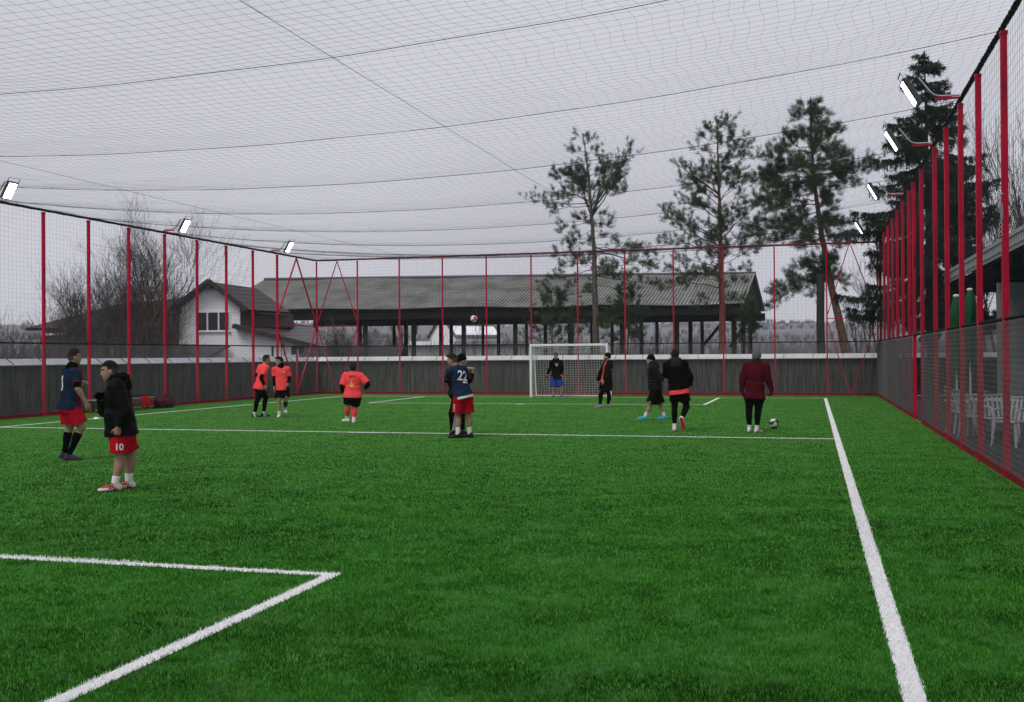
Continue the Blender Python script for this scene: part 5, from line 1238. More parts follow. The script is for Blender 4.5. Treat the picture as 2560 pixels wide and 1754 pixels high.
    def shoes(s, upper, sole, accent=None, stripes=0):
        for sd in 'LR':
            J = s.J; A = J['an'+sd]; T = J['toe'+sd]; d = nrm(T-A) if 'free'+sd in J else nrm((T-A)*np.array([1, 1, 0])); 
            upv = nrm(np.array([0, 0, 1])-d*d[2]) if 'free'+sd not in J else nrm(J['free'+sd]); side = np.cross(upv, d)
            o = A-upv*0.085; M = np.stack([side, d, upv]); q = Sdf()
            q.ell(o-d*0.035+upv*0.035, (0.038, 0.052, 0.050), M, 0.02).ell(o+d*0.06+upv*0.032, (0.042, 0.085, 0.046), M, 0.03).ell(o+d*0.135+upv*0.020, (0.045, 0.072, 0.038), M, 0.03)
            q.cone(A-upv*0.025-d*0.008, A+upv*0.002-d*0.012, 0.044, 0.043, 0.02)
            def col(P, o=o, M=M):
                Q = (P-o)@M.T; c = np.tile(np.array(upper, float), (len(P), 1))
                if accent is not None: a = (Q[:, 1] > 0.02) & (Q[:, 2] > 0.045); c[a] = accent; a = (Q[:, 2] < 0.034) & (Q[:, 1] < 0.03) & (Q[:, 1] > -0.03); c[a] = accent
                if stripes:
                    w = Q[:, 1]+Q[:, 2]*0.5; st = (np.abs(((w-0.022) % 0.028)-0.014) < 0.0075) & (w > 0.02) & (w < 0.106) & (np.abs(Q[:, 0]) > 0.022) & (Q[:, 2] > 0.018) & (Q[:, 2] < 0.066); c[st] = BK if stripes == 1 else WHT
                c[Q[:, 2] < 0.014] = sole; return c
            ob = mesh_obj('shoe', q.mesh(min(s.h, 0.007), [(o, -upv)]), SHOEM, s.root, col)
    def hair(s, col, thick=0.014, fade=True, quiff=0.0, low=-0.065):
        H = s.J['head']; f, u, l = s.hf, s.hu, s.hl; q = Sdf(); c = H+u*0.022-f*0.012
        q.ell(c+u*0.004, (0.074+thick*0.55, 0.094+thick*0.7, 0.100+thick), s.M, 0.01)
        if quiff: q.ell(H+u*0.105+f*0.055, (0.055, 0.040, 0.020+quiff), s.M, 0.03)
        # hairline: forehead plane, and a plane sloping behind the ears to the nape
        cuts = [(H+u*0.058+f*0.052, nrm(f*0.86-u*0.50)), (H+u*0.012+f*0.004, nrm(f*0.50-u*0.55)), (H+u*low, -u)]
        d0 = q.mesh(min(s.h, 0.007), [], lambda P: 0.004*n3(P, 60, 2))
        V, F = d0; Q = (V-H); a = Q@f; b = Q@u
        k = (b > 0.072-0.0*a) & (a < 0.112) & ~((a > 0.070) & (b < 0.078)) | (b > low) & (a < 0.012+0.35*(b+0.0)) & ((b > -0.01) | (a < -0.035))
        ok = k[F].all(1)
        F = F[ok]
        base = np.array(col, float)
        def cf(P):
            b_ = (P-H)@u; t = np.clip((b_+0.03)/0.09, 0, 1)[:, None] if fade else np.ones((len(P), 1)); return base*t + (s.skin*0.42)*(1-t)
        us = np.unique(F); re = np.full(len(V), -1); re[us] = np.arange(len(us))
        return mesh_obj('hair', (V[us], re[F]), HAIRM, s.root, cf)
    def beanie(s, col, e=0.017, front=0.045, back=-0.02):
        H = s.J['head']; f, u = s.hf, s.hu; q = Sdf(); q.ell(H+u*0.026-f*0.012, np.array((0.074, 0.094, 0.100))+e, s.M, 0.01).ell(H+u*0.085-f*0.02, (0.068, 0.080, 0.062), s.M, 0.03)
        n = nrm(-u*0.14 + f*(front-back)*(-1)*0.0 + nrm(np.cross(s.hl, nrm(f*0.15+u*(front-back))))*0.0 - u); pt = H+u*(front+back)/2; dirv = nrm(f*0.2+u*(front-back)); nn = np.cross(s.hl, dirv); nn = nn if nn@u < 0 else -nn
        return mesh_obj('beanie', q.mesh(min(s.h, 0.007), [(pt, nn)], lambda P: 0.0035*np.sin(((P-H)@s.hl)*170)+0.004*n3(P, 25, 3)), CLOTH, s.root, col)
    def snood(s, col, lo=-0.01, hi=0.085, r=0.078):
        J = s.J; N = J['neck']; C = J['head']-s.hu*0.06-s.hf*0.015; a = nrm(C-N); q = Sdf()
        q.cone(N+a*lo, N+a*(lo+0.03), r+0.02, r+0.016, 0.03).cone(N+a*hi*0.6, N+a*hi, r+0.002, r-0.008, 0.03)
        return mesh_obj('neck_warmer', q.mesh(s.h, (), lambda P: 0.006*n3(P*np.array([1, 1, 2.5]), 22, 3)), CLOTH, s.root, col)
    def hood(s, col, name='hood', big=1.0, m=None, fur=False):
        J = s.J; N = J['neck']; q = Sdf(); b = -s.tf; u = s.up; l = s.tl
        for a in range(-5, 6):
            t = a/5*1.9; q.ell(N+u*(0.055-0.02*abs(a)/5)+(b*math.cos(t)+l*math.sin(t))*(0.092*s.b), np.array((0.045, 0.045, 0.048))*big, None, 0.03)
        q.ell(N+b*0.115-u*0.045, np.array((0.12, 0.055, 0.095))*big, s.T, 0.05)
        dsp = (lambda P: 0.010*n3(P, 38, 9)+0.006*n3(P, 80, 4)) if fur else (lambda P: 0.009*n3(P, 16, 9))
        return mesh_obj(name, q.mesh(s.h, (), dsp), m or CLOTH, s.root, col)
    def glove(s, col, accent=None):
        for sd in 'LR':
            q = Sdf(); s.hand(q, sd); W = s.J['wr'+sd]; E = s.J['el'+sd]; q.cone(W+(E-W)*0.12, W, 0.036, 0.036, 0.01)
            a0 = np.array(accent if accent is not None else col, float); b0 = np.array(col, float); T = s.J['tip'+sd]; dd = nrm(T-W)
            mesh_obj('glove', q.mesh(min(s.h, 0.007), (), None, 0.005), CLOTH, s.root, lambda P, W=W, dd=dd: np.where((((P-W)@dd) < 0.05)[:, None], a0, b0))
    # ---- printed marks, laid on the garment's own surface
    def mark(s, garment, kind, data, centre, direction, size, col, name='print', roll=0.0, parent=None):
        me = garment.data; bvh = BVHTree.FromPolygons([v.co for v in me.vertices], [p.vertices for p in me.polygons])
        d = Vector(direction).normalized(); up = Vector((0, 0, 1)); x = d.cross(up).normalized(); y = x.cross(d); 
        if roll: Rm = Matrix.Rotation(roll, 3, d); x = Rm @ x; y = Rm @ y
        bm = bmesh.new()
        if kind == 'text':
            cu = bpy.data.curves.new('t', 'FONT'); cu.body = data; cu.size = 1; cu.align_x = 'CENTER'; cu.align_y = 'CENTER'; cu.offset = 0.018; cu.resolution_u = 3
            ob = bpy.data.objects.new('t', cu); COL.objects.link(ob); dg = bpy.context.evaluated_depsgraph_get(); tm = ob.evaluated_get(dg).to_mesh(); bm.from_mesh(tm); ob.evaluated_get(dg).to_mesh_clear(); bpy.data.objects.remove(ob)
            ys = [v.co.y for v in bm.verts]; xs = [v.co.x for v in bm.verts]; sc = 1/(max(ys)-min(ys)); oy = (max(ys)+min(ys))/2; ox = (max(xs)+min(xs))/2
            for v in bm.verts: v.co = Vector(((v.co.x-ox)*sc, (v.co.y-oy)*sc, 0))
        else:
            for pl in data: bm.faces.new([bm.verts.new((a, b, 0)) for a, b in pl])
        bmesh.ops.triangulate(bm, faces=bm.faces); 
        for _ in range(2):
            eds = [e for e in bm.edges if e.calc_length()*size > 0.02]
            if eds: bmesh.ops.subdivide_edges(bm, edges=eds, cuts=1); bmesh.ops.triangulate(bm, faces=bm.faces)
        c = Vector(centre); lost = []; mid_, _, _, dm = bvh.ray_cast(c-d*0.8, d); dm = dm if mid_ is not None else 0.7
        for v in bm.verts:
            p = c + x*v.co.x*size*0.92 + y*v.co.y*size - d*0.8; hit, nn, _, ds = bvh.ray_cast(p, d)
            if hit is None or abs(ds-dm) > 0.07: lost.append(v); continue
            v.co = hit - d*0.004
        if lost: bmesh.ops.delete(bm, geom=lost, context='VERTS')
        mm = bpy.data.meshes.new(name); bm.to_mesh(mm); bm.free(); ca = mm.color_attributes.new('Col', 'FLOAT_COLOR', 'POINT'); ca.data.foreach_set('color', np.tile(np.array((*col, 1), np.float32), len(mm.vertices))); mm.materials.append(CLOTH)
        o = bpy.data.objects.new(name, mm); COL.objects.link(o); o.parent = garment; return o
    def done(s):
        s.root.location = s.loc; s.root.rotation_euler = (0, 0, s.rz)
def frame(w):
    w = nrm(w); a = np.array([1.0, 0, 0]) if abs(w[0]) < 0.8 else np.array([0, 1.0, 0]); x = nrm(a-w*(a@w)); return np.stack([x, np.cross(w, x), w])

WING = [[(-0.5, 0.12), (-0.28, -0.10), (-0.02, -0.18), (0.18, -0.05), (0.5, 0.22), (0.16, 0.12), (-0.06, 0.02), (-0.26, 0.02)], [(-0.34, -0.16), (-0.10, -0.30), (0.16, -0.22), (0.02, -0.20), (-0.12, -0.22)]]
CHEV = [[(-0.5, 0.30), (-0.42, 0.18), (0.0, -0.02), (0.0, -0.45), (-0.30, 0.05)], [(0.5, 0.30), (0.42, 0.18), (0.0, -0.02), (0.0, -0.45), (0.30, 0.05)], [(-0.45, 0.30), (-0.40, 0.20), (-0.05, 0.26), (0.0, 0.18), (0.05, 0.26), (0.40, 0.20), (0.45, 0.30), (0.0, 0.34)]]
SWOOSH = [[(-0.5, -0.05), (-0.40, -0.22), (-0.2, -0.20), (0.5, 0.25), (-0.15, -0.05), (-0.34, -0.06)]]
DISC = [[(0.5*math.cos(a), 0.5*math.sin(a)) for a in np.linspace(0, 6.2832, 13)[:-1]]]
FR = np.array([0, 1.0, 0])    # away from the photographer, in a person's own space
PG = 'players on the pitch'
# ---- joints of every person in metres: right, away, up
POSE = {}
POSE['a'] = ((-11.621, 14.621, 0), 0.6716, {'pelvis': (0.024, 0, 0.867), 'neck': (0.051, 0.0, 1.49), 'head': (0.099, 0, 1.67), 'elR': (0.142, -0.25, 1.174), 'wrR': (0.263, -0.22, 0.941), 'tipR': (0.302, -0.22, 0.822), 'elL': (0.263, 0.16, 1.226), 'wrL': (0.233, -0.04, 1.267), 'tipL': (0.152, -0.14, 1.272), 'knR': (0.196, -0.1, 0.533), 'anR': (0.0, -0.06, 0.117), 'toeR': (0.163, -0.06, 0.011), 'knL': (0.024, 0.1, 0.533), 'anL': (-0.068, 0.1, 0.15), 'toeL': (0.073, 0.1, 0.028)})
POSE['b'] = ((-8.482, 11.424, 0), 0.6386, {'pelvis': (0.154, 0, 0.696), 'neck': (0.091, 0, 1.359), 'head': (0.005, 0, 1.489), 'elL': (0.186, -0.27, 1.004), 'wrL': (0.111, -0.27, 0.805), 'tipL': (0.091, -0.27, 0.709), 'elR': (-0.044, 0.2, 0.985), 'wrR': (-0.086, 0.1, 1.136), 'tipR': (-0.132, 0.05, 1.199), 'knL': (0.128, -0.11, 0.419), 'anL': (0.065, -0.11, 0.108), 'toeL': (-0.145, -0.16, 0.063), 'knR': (0.249, 0.11, 0.425), 'anR': (0.232, 0.11, 0.133), 'toeR': (0.113, 0.1, 0.048)})
POSE['c'] = ((-14.672, 26.338, 0), 0.5082, {'pelvis': (-0.004, 0, 0.826), 'neck': (0.094, 0, 1.44), 'head': (0.17, 0, 1.59), 'elR': (0.011, -0.22, 1.097), 'wrR': (0.108, -0.22, 0.88), 'tipR': (0.145, -0.22, 0.799), 'elL': (-0.087, 0.22, 1.16), 'wrL': (0.0, 0.24, 0.925), 'tipL': (0.054, 0.22, 0.835), 'knR': (-0.081, -0.1, 0.5), 'anR': (-0.17, -0.1, 0.108), 'toeR': (-0.09, -0.16, 0.004), 'knL': (0.145, 0.1, 0.537), 'anL': (0.069, 0.1, 0.121), 'toeL': (0.253, 0.08, 0.04)})
POSE['d'] = ((-14.109, 26.428, 0), 0.4904, {'pelvis': (0.031, 0, 0.797), 'neck': (0.013, 0, 1.388), 'head': (-0.031, -0.02, 1.532), 'elR': (-0.15, 0.02, 1.067), 'wrR': (-0.175, -0.08, 0.824), 'tipR': (-0.175, -0.1, 0.707), 'elL': (0.247, 0.02, 1.067), 'wrL': (0.193, -0.12, 0.914), 'tipL': (0.153, -0.16, 0.806), 'knR': (-0.041, -0.06, 0.481), 'anR': (-0.041, 0, 0.094), 'toeR': (-0.072, -0.2, 0.013), 'knL': (0.139, -0.02, 0.481), 'anL': (0.126, 0.18, 0.166), 'toeL': (0.139, 0.02, 0.049)})
POSE['e'] = ((-11.051, 24.286, 0), 0.4270, {'pelvis': (0.057, 0, 0.682), 'neck': (0.078, 0.02, 1.243), 'head': (0.068, 0.03, 1.369), 'elL': (-0.198, -0.03, 0.902), 'wrL': (-0.166, 0.1, 0.742), 'tipL': (-0.143, 0.14, 0.642), 'elR': (0.442, -0.04, 0.97), 'wrR': (0.37, 0.1, 0.853), 'tipR': (0.365, 0.14, 0.752), 'knL': (-0.062, 0.02, 0.439), 'anL': (-0.081, 0.14, 0.162), 'toeL': (-0.179, 0.26, 0.057), 'knR': (0.114, 0.06, 0.39), 'anR': (0.084, 0, 0.086), 'toeR': (0.122, 0.22, 0.016)})
POSE['f'] = ((-6.832, 20.277, 0), 0.3250, {'pelvis': (0.064, 0, 0.846), 'neck': (-0.067, 0.03, 1.426), 'head': (-0.15, 0.05, 1.567), 'elL': (-0.262, 0.04, 1.168), 'wrL': (-0.142, 0.3, 1.084), 'tipL': (-0.053, 0.38, 1.049), 'elR': (0.195, 0.22, 1.146), 'wrR': (0.106, 0.45, 1.12), 'tipR': (0.018, 0.48, 1.12), 'knL': (-0.044, 0.02, 0.46), 'anL': (-0.039, 0, 0.111), 'toeL': (-0.221, 0.02, 0.005), 'knR': (0.168, 0.08, 0.453), 'anR': (0.198, 0.1, 0.12), 'toeR': (0.053, 0.16, 0.032)})
POSE['g'] = ((-7.158, 21.132, 0), 0.3266, {'pelvis': (-0.022, 0, 0.876), 'neck': (0.055, 0, 1.374), 'head': (0.092, 0, 1.549), 'elR': (-0.166, -0.1, 1.07), 'wrR': (-0.092, -0.2, 0.959), 'tipR': (-0.018, -0.22, 0.959), 'elL': (0.232, 0.0, 1.129), 'wrL': (0.306, 0.02, 1.3), 'tipL': (0.258, 0.02, 1.43), 'knR': (-0.12, -0.04, 0.452), 'anR': (-0.114, -0.02, 0.077), 'toeR': (-0.166, -0.2, 0.004), 'knL': (0.065, 0.1, 0.424), 'anL': (0.085, 0.1, 0.092), 'toeL': (0.166, 0.0, 0.018)})
POSE['h'] = ((-9.704, 40.903, 0), 0.2329, {'pelvis': (-0.039, 0, 0.765), 'neck': (-0.052, 0, 1.461), 'head': (-0.061, -0.02, 1.622), 'elR': (-0.295, 0.02, 1.141), 'wrR': (-0.405, -0.06, 0.886), 'tipR': (-0.442, -0.1, 0.711), 'elL': (0.192, 0.02, 1.115), 'wrL': (0.149, -0.1, 0.864), 'tipL': (0.127, -0.14, 0.711), 'knR': (-0.162, -0.05, 0.35), 'anR': (-0.162, 0, 0.087), 'toeR': (-0.192, -0.22, 0.0), 'knL': (0.127, -0.05, 0.35), 'anL': (0.157, 0, 0.087), 'toeL': (0.201, -0.2, 0.004)})
POSE['i'] = ((-6.394, 33.068, 0), 0.1910, {'pelvis': (0.126, 0, 0.784), 'neck': (0.185, 0, 1.408), 'head': (0.157, 0, 1.588), 'elL': (0.224, -0.22, 1.038), 'wrL': (0.042, -0.27, 0.849), 'tipL': (0.014, -0.27, 0.715), 'elR': (-0.049, 0.2, 1.09), 'wrR': (-0.14, 0.2, 0.828), 'tipR': (-0.175, 0.2, 0.688), 'knL': (-0.059, -0.09, 0.4), 'anL': (-0.066, -0.09, 0.094), 'toeL': (-0.253, -0.12, 0.016), 'knR': (0.206, 0.09, 0.391), 'anR': (0.182, 0.09, 0.103), 'toeR': (0.044, 0.05, 0.016)})
POSE['j'] = ((-3.904, 26.915, 0), 0.1441, {'pelvis': (0.07, 0, 0.743), 'neck': (-0.004, 0, 1.367), 'head': (-0.048, 0, 1.514), 'elL': (0.198, -0.22, 1.046), 'wrL': (0.073, -0.19, 0.932), 'tipL': (0.0, -0.17, 0.899), 'elR': (0.073, 0.25, 1.01), 'wrR': (-0.037, 0.18, 0.899), 'tipR': (-0.092, 0.15, 0.863), 'knL': (-0.07, -0.09, 0.376), 'anL': (-0.191, -0.09, 0.095), 'toeL': (-0.389, -0.1, 0.073), 'knR': (0.198, 0.09, 0.358), 'anR': (0.286, 0.09, 0.101), 'toeR': (0.132, 0.08, 0.004)})
POSE['k'] = ((-2.807, 23.026, 0), 0.1213, {'pelvis': (0.031, 0, 0.86), 'neck': (-0.044, 0.02, 1.489), 'head': (-0.047, 0.04, 1.62), 'elL': (-0.253, 0.1, 1.226), 'wrL': (-0.159, 0.32, 1.164), 'tipL': (-0.066, 0.36, 1.164), 'elR': (0.265, 0.02, 1.164), 'wrR': (0.271, 0.06, 0.961), 'tipR': (0.259, 0.1, 0.868), 'knL': (-0.062, 0.04, 0.532), 'anL': (-0.066, 0, 0.109), 'toeL': (-0.042, 0.22, 0.009), 'knR': (0.197, 0.06, 0.516), 'anR': (0.066, -0.16, 0.228), 'toeR': (0.083, -0.06, 0.009)})
POSE['l'] = ((-1.188, 22.884, 0), 0.0519, {'pelvis': (0.012, 0, 0.732), 'neck': (0.064, 0.02, 1.451), 'head': (0.07, 0.02, 1.576), 'elL': (-0.231, 0.02, 1.104), 'wrL': (-0.243, 0.02, 0.869), 'tipL': (-0.221, 0.06, 0.747), 'elR': (0.292, 0.0, 1.119), 'wrR': (0.368, 0.04, 0.884), 'tipR': (0.35, 0.1, 0.77), 'knL': (-0.103, 0.04, 0.473), 'anL': (-0.097, 0.06, 0.125), 'toeL': (-0.046, 0.26, 0.055), 'knR': (0.088, 0.03, 0.458), 'anR': (0.058, 0, 0.097), 'toeR': (0.16, 0.16, 0.006)})
def pose(n, extra=None):
    loc, rz, J = POSE[n]; J = {k: np.array(v, float) for k, v in J.items()}
    for k, v in (extra or {}).items(): J[k] = np.array(v, float)
    return J, loc, rz
def ground_feet(J, lift={}):
    for sd in 'LR':
        z = 0.088 + lift.get(sd, 0.0); J['an'+sd][2] = z; J['toe'+sd][2] = z-0.03
def grad(c0, c1, f, lo, hi, bands=None):
    """colour running from c0 to c1 along direction f between lo and hi"""
    def g(P):
        t = np.clip(((P@f)-lo)/(hi-lo), 0, 1)[:, None]; return np.array(c0)*(1-t)+np.array(c1)*t
    return g
PUFF = lambda P, w=0.075, a=0.012, s=2: a*(np.abs(np.sin(P[:, 2]*math.pi/w + 0.5*n3(P, 5, s)))**0.6*-1+0.6) + 0.005*n3(P, 12, s)

# a: navy and crimson shirt, red shorts, rolling up his sleeve
J, loc, rz = pose('a'); ground_feet(J, {'L': 0.02}); 
p = Person(J, loc, rz, 'man in a navy shirt, red shorts and long black socks looking right', PG, h=0.0072, bulk=1.04, face=22, head_face=8, skin=(0.34, 0.20, 0.15))
shc = grad(NAVY, (0.16, 0.006, 0.03), p.f, p.J['pelvis']@p.f-0.0, p.J['pelvis']@p.f+0.10)
def sh_a(P):
    c = shc(P); ch = ((P-p.J['neck'])@p.tf > 0.09) & (P[:, 2] > p.J['pelvis'][2]+0.28) & (np.abs((P-p.J['neck'])@p.tl) < 0.10); c[ch] = (0.36, 0.01, 0.05)
    for sd in 'LR':
        S_, E_ = p.J['sh'+sd], p.J['el'+sd]; t = ((P-S_)@(E_-S_))/((E_-S_)@(E_-S_)); near = np.linalg.norm(P-(S_+t[:, None]*(E_-S_)), axis=1) < 0.095
        c[near & (t > 0.15)] = NAVY; c[near & (t > 0.56)] = (0.30, 0.01, 0.04)
    return c
g = p.top('shirt', sh_a, sleeve=0.62, hem=0.035, e=0.017, hemr=(0.208, 0.172))
p.mark(g, 'text', '1', p.J['neck']*0.62+p.J['pelvis']*0.38 - p.tf*0.1, nrm(p.tf+p.tl*0.0), 0.24, (0.7, 0.7, 0.72), 'shirt_number')
p.sleeves('undersleeve', BK, 0.5, 0.97, 0.008); p.snood(BK); p.shorts(REDS, 0.80, 0.02, 0.035); p.legs('sock', BK, 1.20, 1.98, 0.006)
p.shoes((0.035, 0.028, 0.075), (0.45, 0.10, 0.06)); p.hair((0.020, 0.013, 0.010), 0.012, True); p.done()

# b: black padded jacket, red shorts number 10
J, loc, rz = pose('b', {'fistL': (1, 0, 0), 'palmL': (0, 1, 0)}); ground_feet(J)
p = Person(J, loc, rz, 'stocky man in a black padded jacket and red shorts with number 10', PG, h=0.0066, bulk=1.10, face=176, head_face=186, head_pitch=-8, skin=(0.36, 0.205, 0.155), belly=0.022)
p.top('jacket', (0.004, 0.004, 0.0044), sleeve=1.98, hem=0.01, e=0.036, m=NYLON, disp=lambda P: PUFF(P, 0.085, 0.004), hemr=(0.225, 0.205))
p.hood((0.005, 0.005, 0.005), big=1.05, fur=True)
q = Sdf(); p.hand(q, 'R'); mesh_obj('glove', q.mesh(0.007, (), None, 0.006), CLOTH, p.root, BK)
g = p.shorts(REDS, 0.82, 0.022, 0.03)
hp = p.J['hipL']*0.30+p.J['knL']*0.70
p.mark(g, 'text', '10', hp+np.array([-0.01, 0, 0.06]), FR, 0.085, WHT, 'shorts_number'); p.mark(g, 'poly', WING, hp+np.array([-0.005, 0, -0.035]), FR, 0.075, WHT, 'shorts_logo')
p.legs('sock', (0.78, 0.78, 0.78), 1.70, 1.99, 0.007); p.shoes((0.66, 0.66, 0.65), (0.42, 0.02, 0.06), (0.60, 0.03, 0.06), 1); p.hair((0.012, 0.009, 0.008), 0.014, True); p.done()

# c: orange shirt over black, left of the pair by the fence
J, loc, rz = pose('c'); ground_feet(J)
p = Person(J, loc, rz, 'man in an orange shirt and black tights leaning towards his team-mate by the left fence', PG, h=0.0088, bulk=1.0, face=28, head_face=12)
p.top('shirt', ORANGE, sleeve=0.72, hem=0.06, e=0.014, flare=0.02); p.sleeves('undersleeve', BK, 0.4, 1.93, 0.007)
p.legs('tights', BK, 0.0, 1.86, 0.007, hips=True); p.shorts(BK, 0.72, 0.018, 0.02); p.legs('sock', WHT, 1.84, 2.0, 0.006); p.shoes((0.014, 0.014, 0.016), (0.6, 0.6, 0.6), None, 2); p.hair((0.03, 0.02, 0.014), 0.018, True, 0.01); p.done()

# d: orange shirt, black neck warmer, facing the camera
J, loc, rz = pose('d'); ground_feet(J, {'L': 0.10}); J['anL'][2] = 0.2; J['toeL'][2] = 0.06
p = Person(J, loc, rz, 'dark-haired man in an orange shirt and black neck warmer, chest towards the camera', PG, h=0.0088, bulk=0.98, face=262, head_face=205)
g = p.top('shirt', ORANGE, sleeve=0.72, hem=0.05, e=0.016, flare=0.02); p.sleeves('undersleeve', BK, 0.4, 1.94, 0.007); p.snood(BK, r=0.082)
p.mark(g, 'poly', DISC, p.J['neck']*0.8+p.J['pelvis']*0.2+np.array([0.07, 0, -0.02]), FR, 0.05, (0.75, 0.45, 0.03), 'badge')
g = p.shorts(BK, 0.80, 0.02, 0.03); p.mark(g, 'poly', WING, p.J['hipL']*0.3+p.J['knL']*0.7+np.array([0.02, 0, 0]), FR, 0.07, WHT, 'shorts_logo')
p.legs('sock', WHT, 1.78, 2.0, 0.007); p.shoes((0.72, 0.72, 0.72), (0.6, 0.6, 0.6))
q = Sdf(); p.leg(q, 'L', 0.005, 1.12, 1.62); mesh_obj('shin_sleeve', q.mesh(p.h), CLOTH, p.root, (0.05, 0.035, 0.025)); p.hair((0.016, 0.011, 0.009), 0.024, True, 0.016); p.done()

# e: number 6 seen from behind
J, loc, rz = pose('e'); ground_feet(J, {'L': 0.03})
p = Person(J, loc, rz, 'man seen from behind in an orange shirt with MIRA and a yellow 6, orange socks', PG, h=0.0088, bulk=1.16, face=92, head_face=96, sw=0.175)
g = p.top('shirt', ORANGE, sleeve=0.85, hem=0.05, e=0.016, flare=0.028); N, P_ = p.J['neck'], p.J['pelvis']
p.mark(g, 'text', 'MIRA', N*0.86+P_*0.14+np.array([-0.01, 0, 0]), FR, 0.062, (0.16, 0.012, 0.03), 'shirt_lettering'); p.mark(g, 'text', '6', N*0.55+P_*0.45+np.array([-0.03, 0, 0]), FR, 0.155, (0.85, 0.55, 0.10), 'shirt_number')
p.mark(g, 'text', 'sponsor'[:0] or '-----', N*0.30+P_*0.70+np.array([-0.02, 0, 0]), FR, 0.012, (0.35, 0.03, 0.03), 'shirt_print')
p.sleeves('undersleeve', BK, 0.5, 1.93, 0.009); p.shorts(BK, 0.86, 0.014, 0.01); p.legs('sock', ORANGE, 1.02, 1.80, 0.008); p.legs('ankle_sock', WHT, 1.78, 2.0, 0.008); p.shoes((0.66, 0.68, 0.66), (0.5, 0.6, 0.3)); p.hair((0.018, 0.013, 0.011), 0.020, False); p.done()

# f: navy shirt number 22, hugging
J, loc, rz = pose('f'); ground_feet(J)
p = Person(J, loc, rz, 'man in a navy shirt with white 22 hugging the man in the beanie', PG, h=0.0080, bulk=1.02, face=128, head_face=165, head_pitch=-14)
def sh_f(P):
    c = np.tile(np.array(NAVY)*1.25, (len(P), 1)); t = np.clip((p.J['pelvis'][2]+0.16-P[:, 2])/0.12, 0, 1)*np.clip(((P-p.J['pelvis'])@p.tf+0.02)/0.08, 0, 1); c = c*(1-t[:, None])+np.array((0.12, 0.01, 0.04))*t[:, None]
    for sd in 'LR':
        S_, E_ = p.J['sh'+sd], p.J['el'+sd]; t2 = ((P-S_)@(E_-S_))/((E_-S_)@(E_-S_)); near = np.linalg.norm(P-(S_+t2[:, None]*(E_-S_)), axis=1) < 0.10; c[near & (t2 > 0.72)] = (0.50, 0.012, 0.05)
    return c
g = p.top('shirt', sh_f, sleeve=0.80, hem=0.0, e=0.014, flare=0.015); N, P_ = p.J['neck'], p.J['pelvis']
bd = nrm(np.array([-0.35, 1, 0])); p.mark(g, 'text', '22', N*0.68+P_*0.32+np.array([0.06, 0, 0.02]), bd, 0.20, WHT, 'shirt_number', roll=0.12); p.mark(g, 'text', 'MIRA', N*0.46+P_*0.54+np.array([0.08, 0, 0.01]), bd, 0.035, WHT, 'shirt_lettering', roll=0.12)
p.sleeves('undersleeve', BK, 0.6, 1.94, 0.007); p.top('undershirt', WHT, sleeve=0.3, hem=0.055, e=0.008)
g = p.shorts(REDS, 0.84, 0.022, 0.035); hp = p.J['hipL']*0.38+p.J['knL']*0.62
p.mark(g, 'text', '2', hp+np.array([-0.035, 0, 0.05]), nrm([0.5, 1, 0]), 0.085, WHT, 'shorts_number'); p.mark(g, 'poly', WING, hp+np.array([-0.04, 0, -0.03]), nrm([0.5, 1, 0]), 0.07, WHT, 'shorts_logo')
p.legs('sock', WHT, 1.66, 2.0, 0.007); p.shoes((0.012, 0.012, 0.013), (0.02, 0.02, 0.02)); p.hair((0.020, 0.014, 0.012), 0.020, True, 0.008); p.done()

# g: man in the beanie behind number 22
J, loc, rz = pose('g', {'palmL': (-0.6, -0.5, 0), 'curlL': (0.8, 0, 0)}); ground_feet(J)
p = Person(J, loc, rz, 'man in a black beanie and striped track pants holding a phone behind number 22', PG, h=0.0085, bulk=1.0, face=20, head_face=8)
p.top('jacket', BK, sleeve=1.95, hem=0.06, e=0.020, m=NYLON); p.hood(BK, big=0.8)
def tp_(P):
    c = np.tile(np.array(BK), (len(P), 1)); 
    for sd in 'LR':
        a = p.J['hip'+sd]; b = p.J['an'+sd]; t = (P[:, 2]-a[2])/(b[2]-a[2]); ax = a+t[:, None]*(b-a); w = (P-ax)@p.f
        sg = 1 if sd == 'L' else -1; o = ((P-ax)@p.l)*sg; near = np.linalg.norm((P-ax)[:, :2], axis=1) < 0.13
        c[near & (o > 0.02) & ((np.abs(w) < 0.008) | (np.abs(np.abs(w)-0.026) < 0.008))] = WHT
    return c
p.legs('track_pants', tp_, 0.0, 1.97, 0.022, hips=True, amp=0.005); p.shoes(BK, (0.03, 0.03, 0.03)); p.beanie(BK); p.done()
T_ = np.array(POSE['g'][2]['tipL']); 
m = MB(); m.box((0, 0, 0), (0.155, 0.010, 0.075)); o = m.build('phone', WHITEP, bevel=0.004); 
o.location = Vector(loc) + Matrix.Rotation(rz, 3, 'Z') @ Vector((T_[0]+0.01, T_[1]+0.02, T_[2]-0.035)); o.rotation_euler = (1.25, 0.12, rz); tag(o, 'white phone held in the raised hand of the man in the black beanie', 'phone')

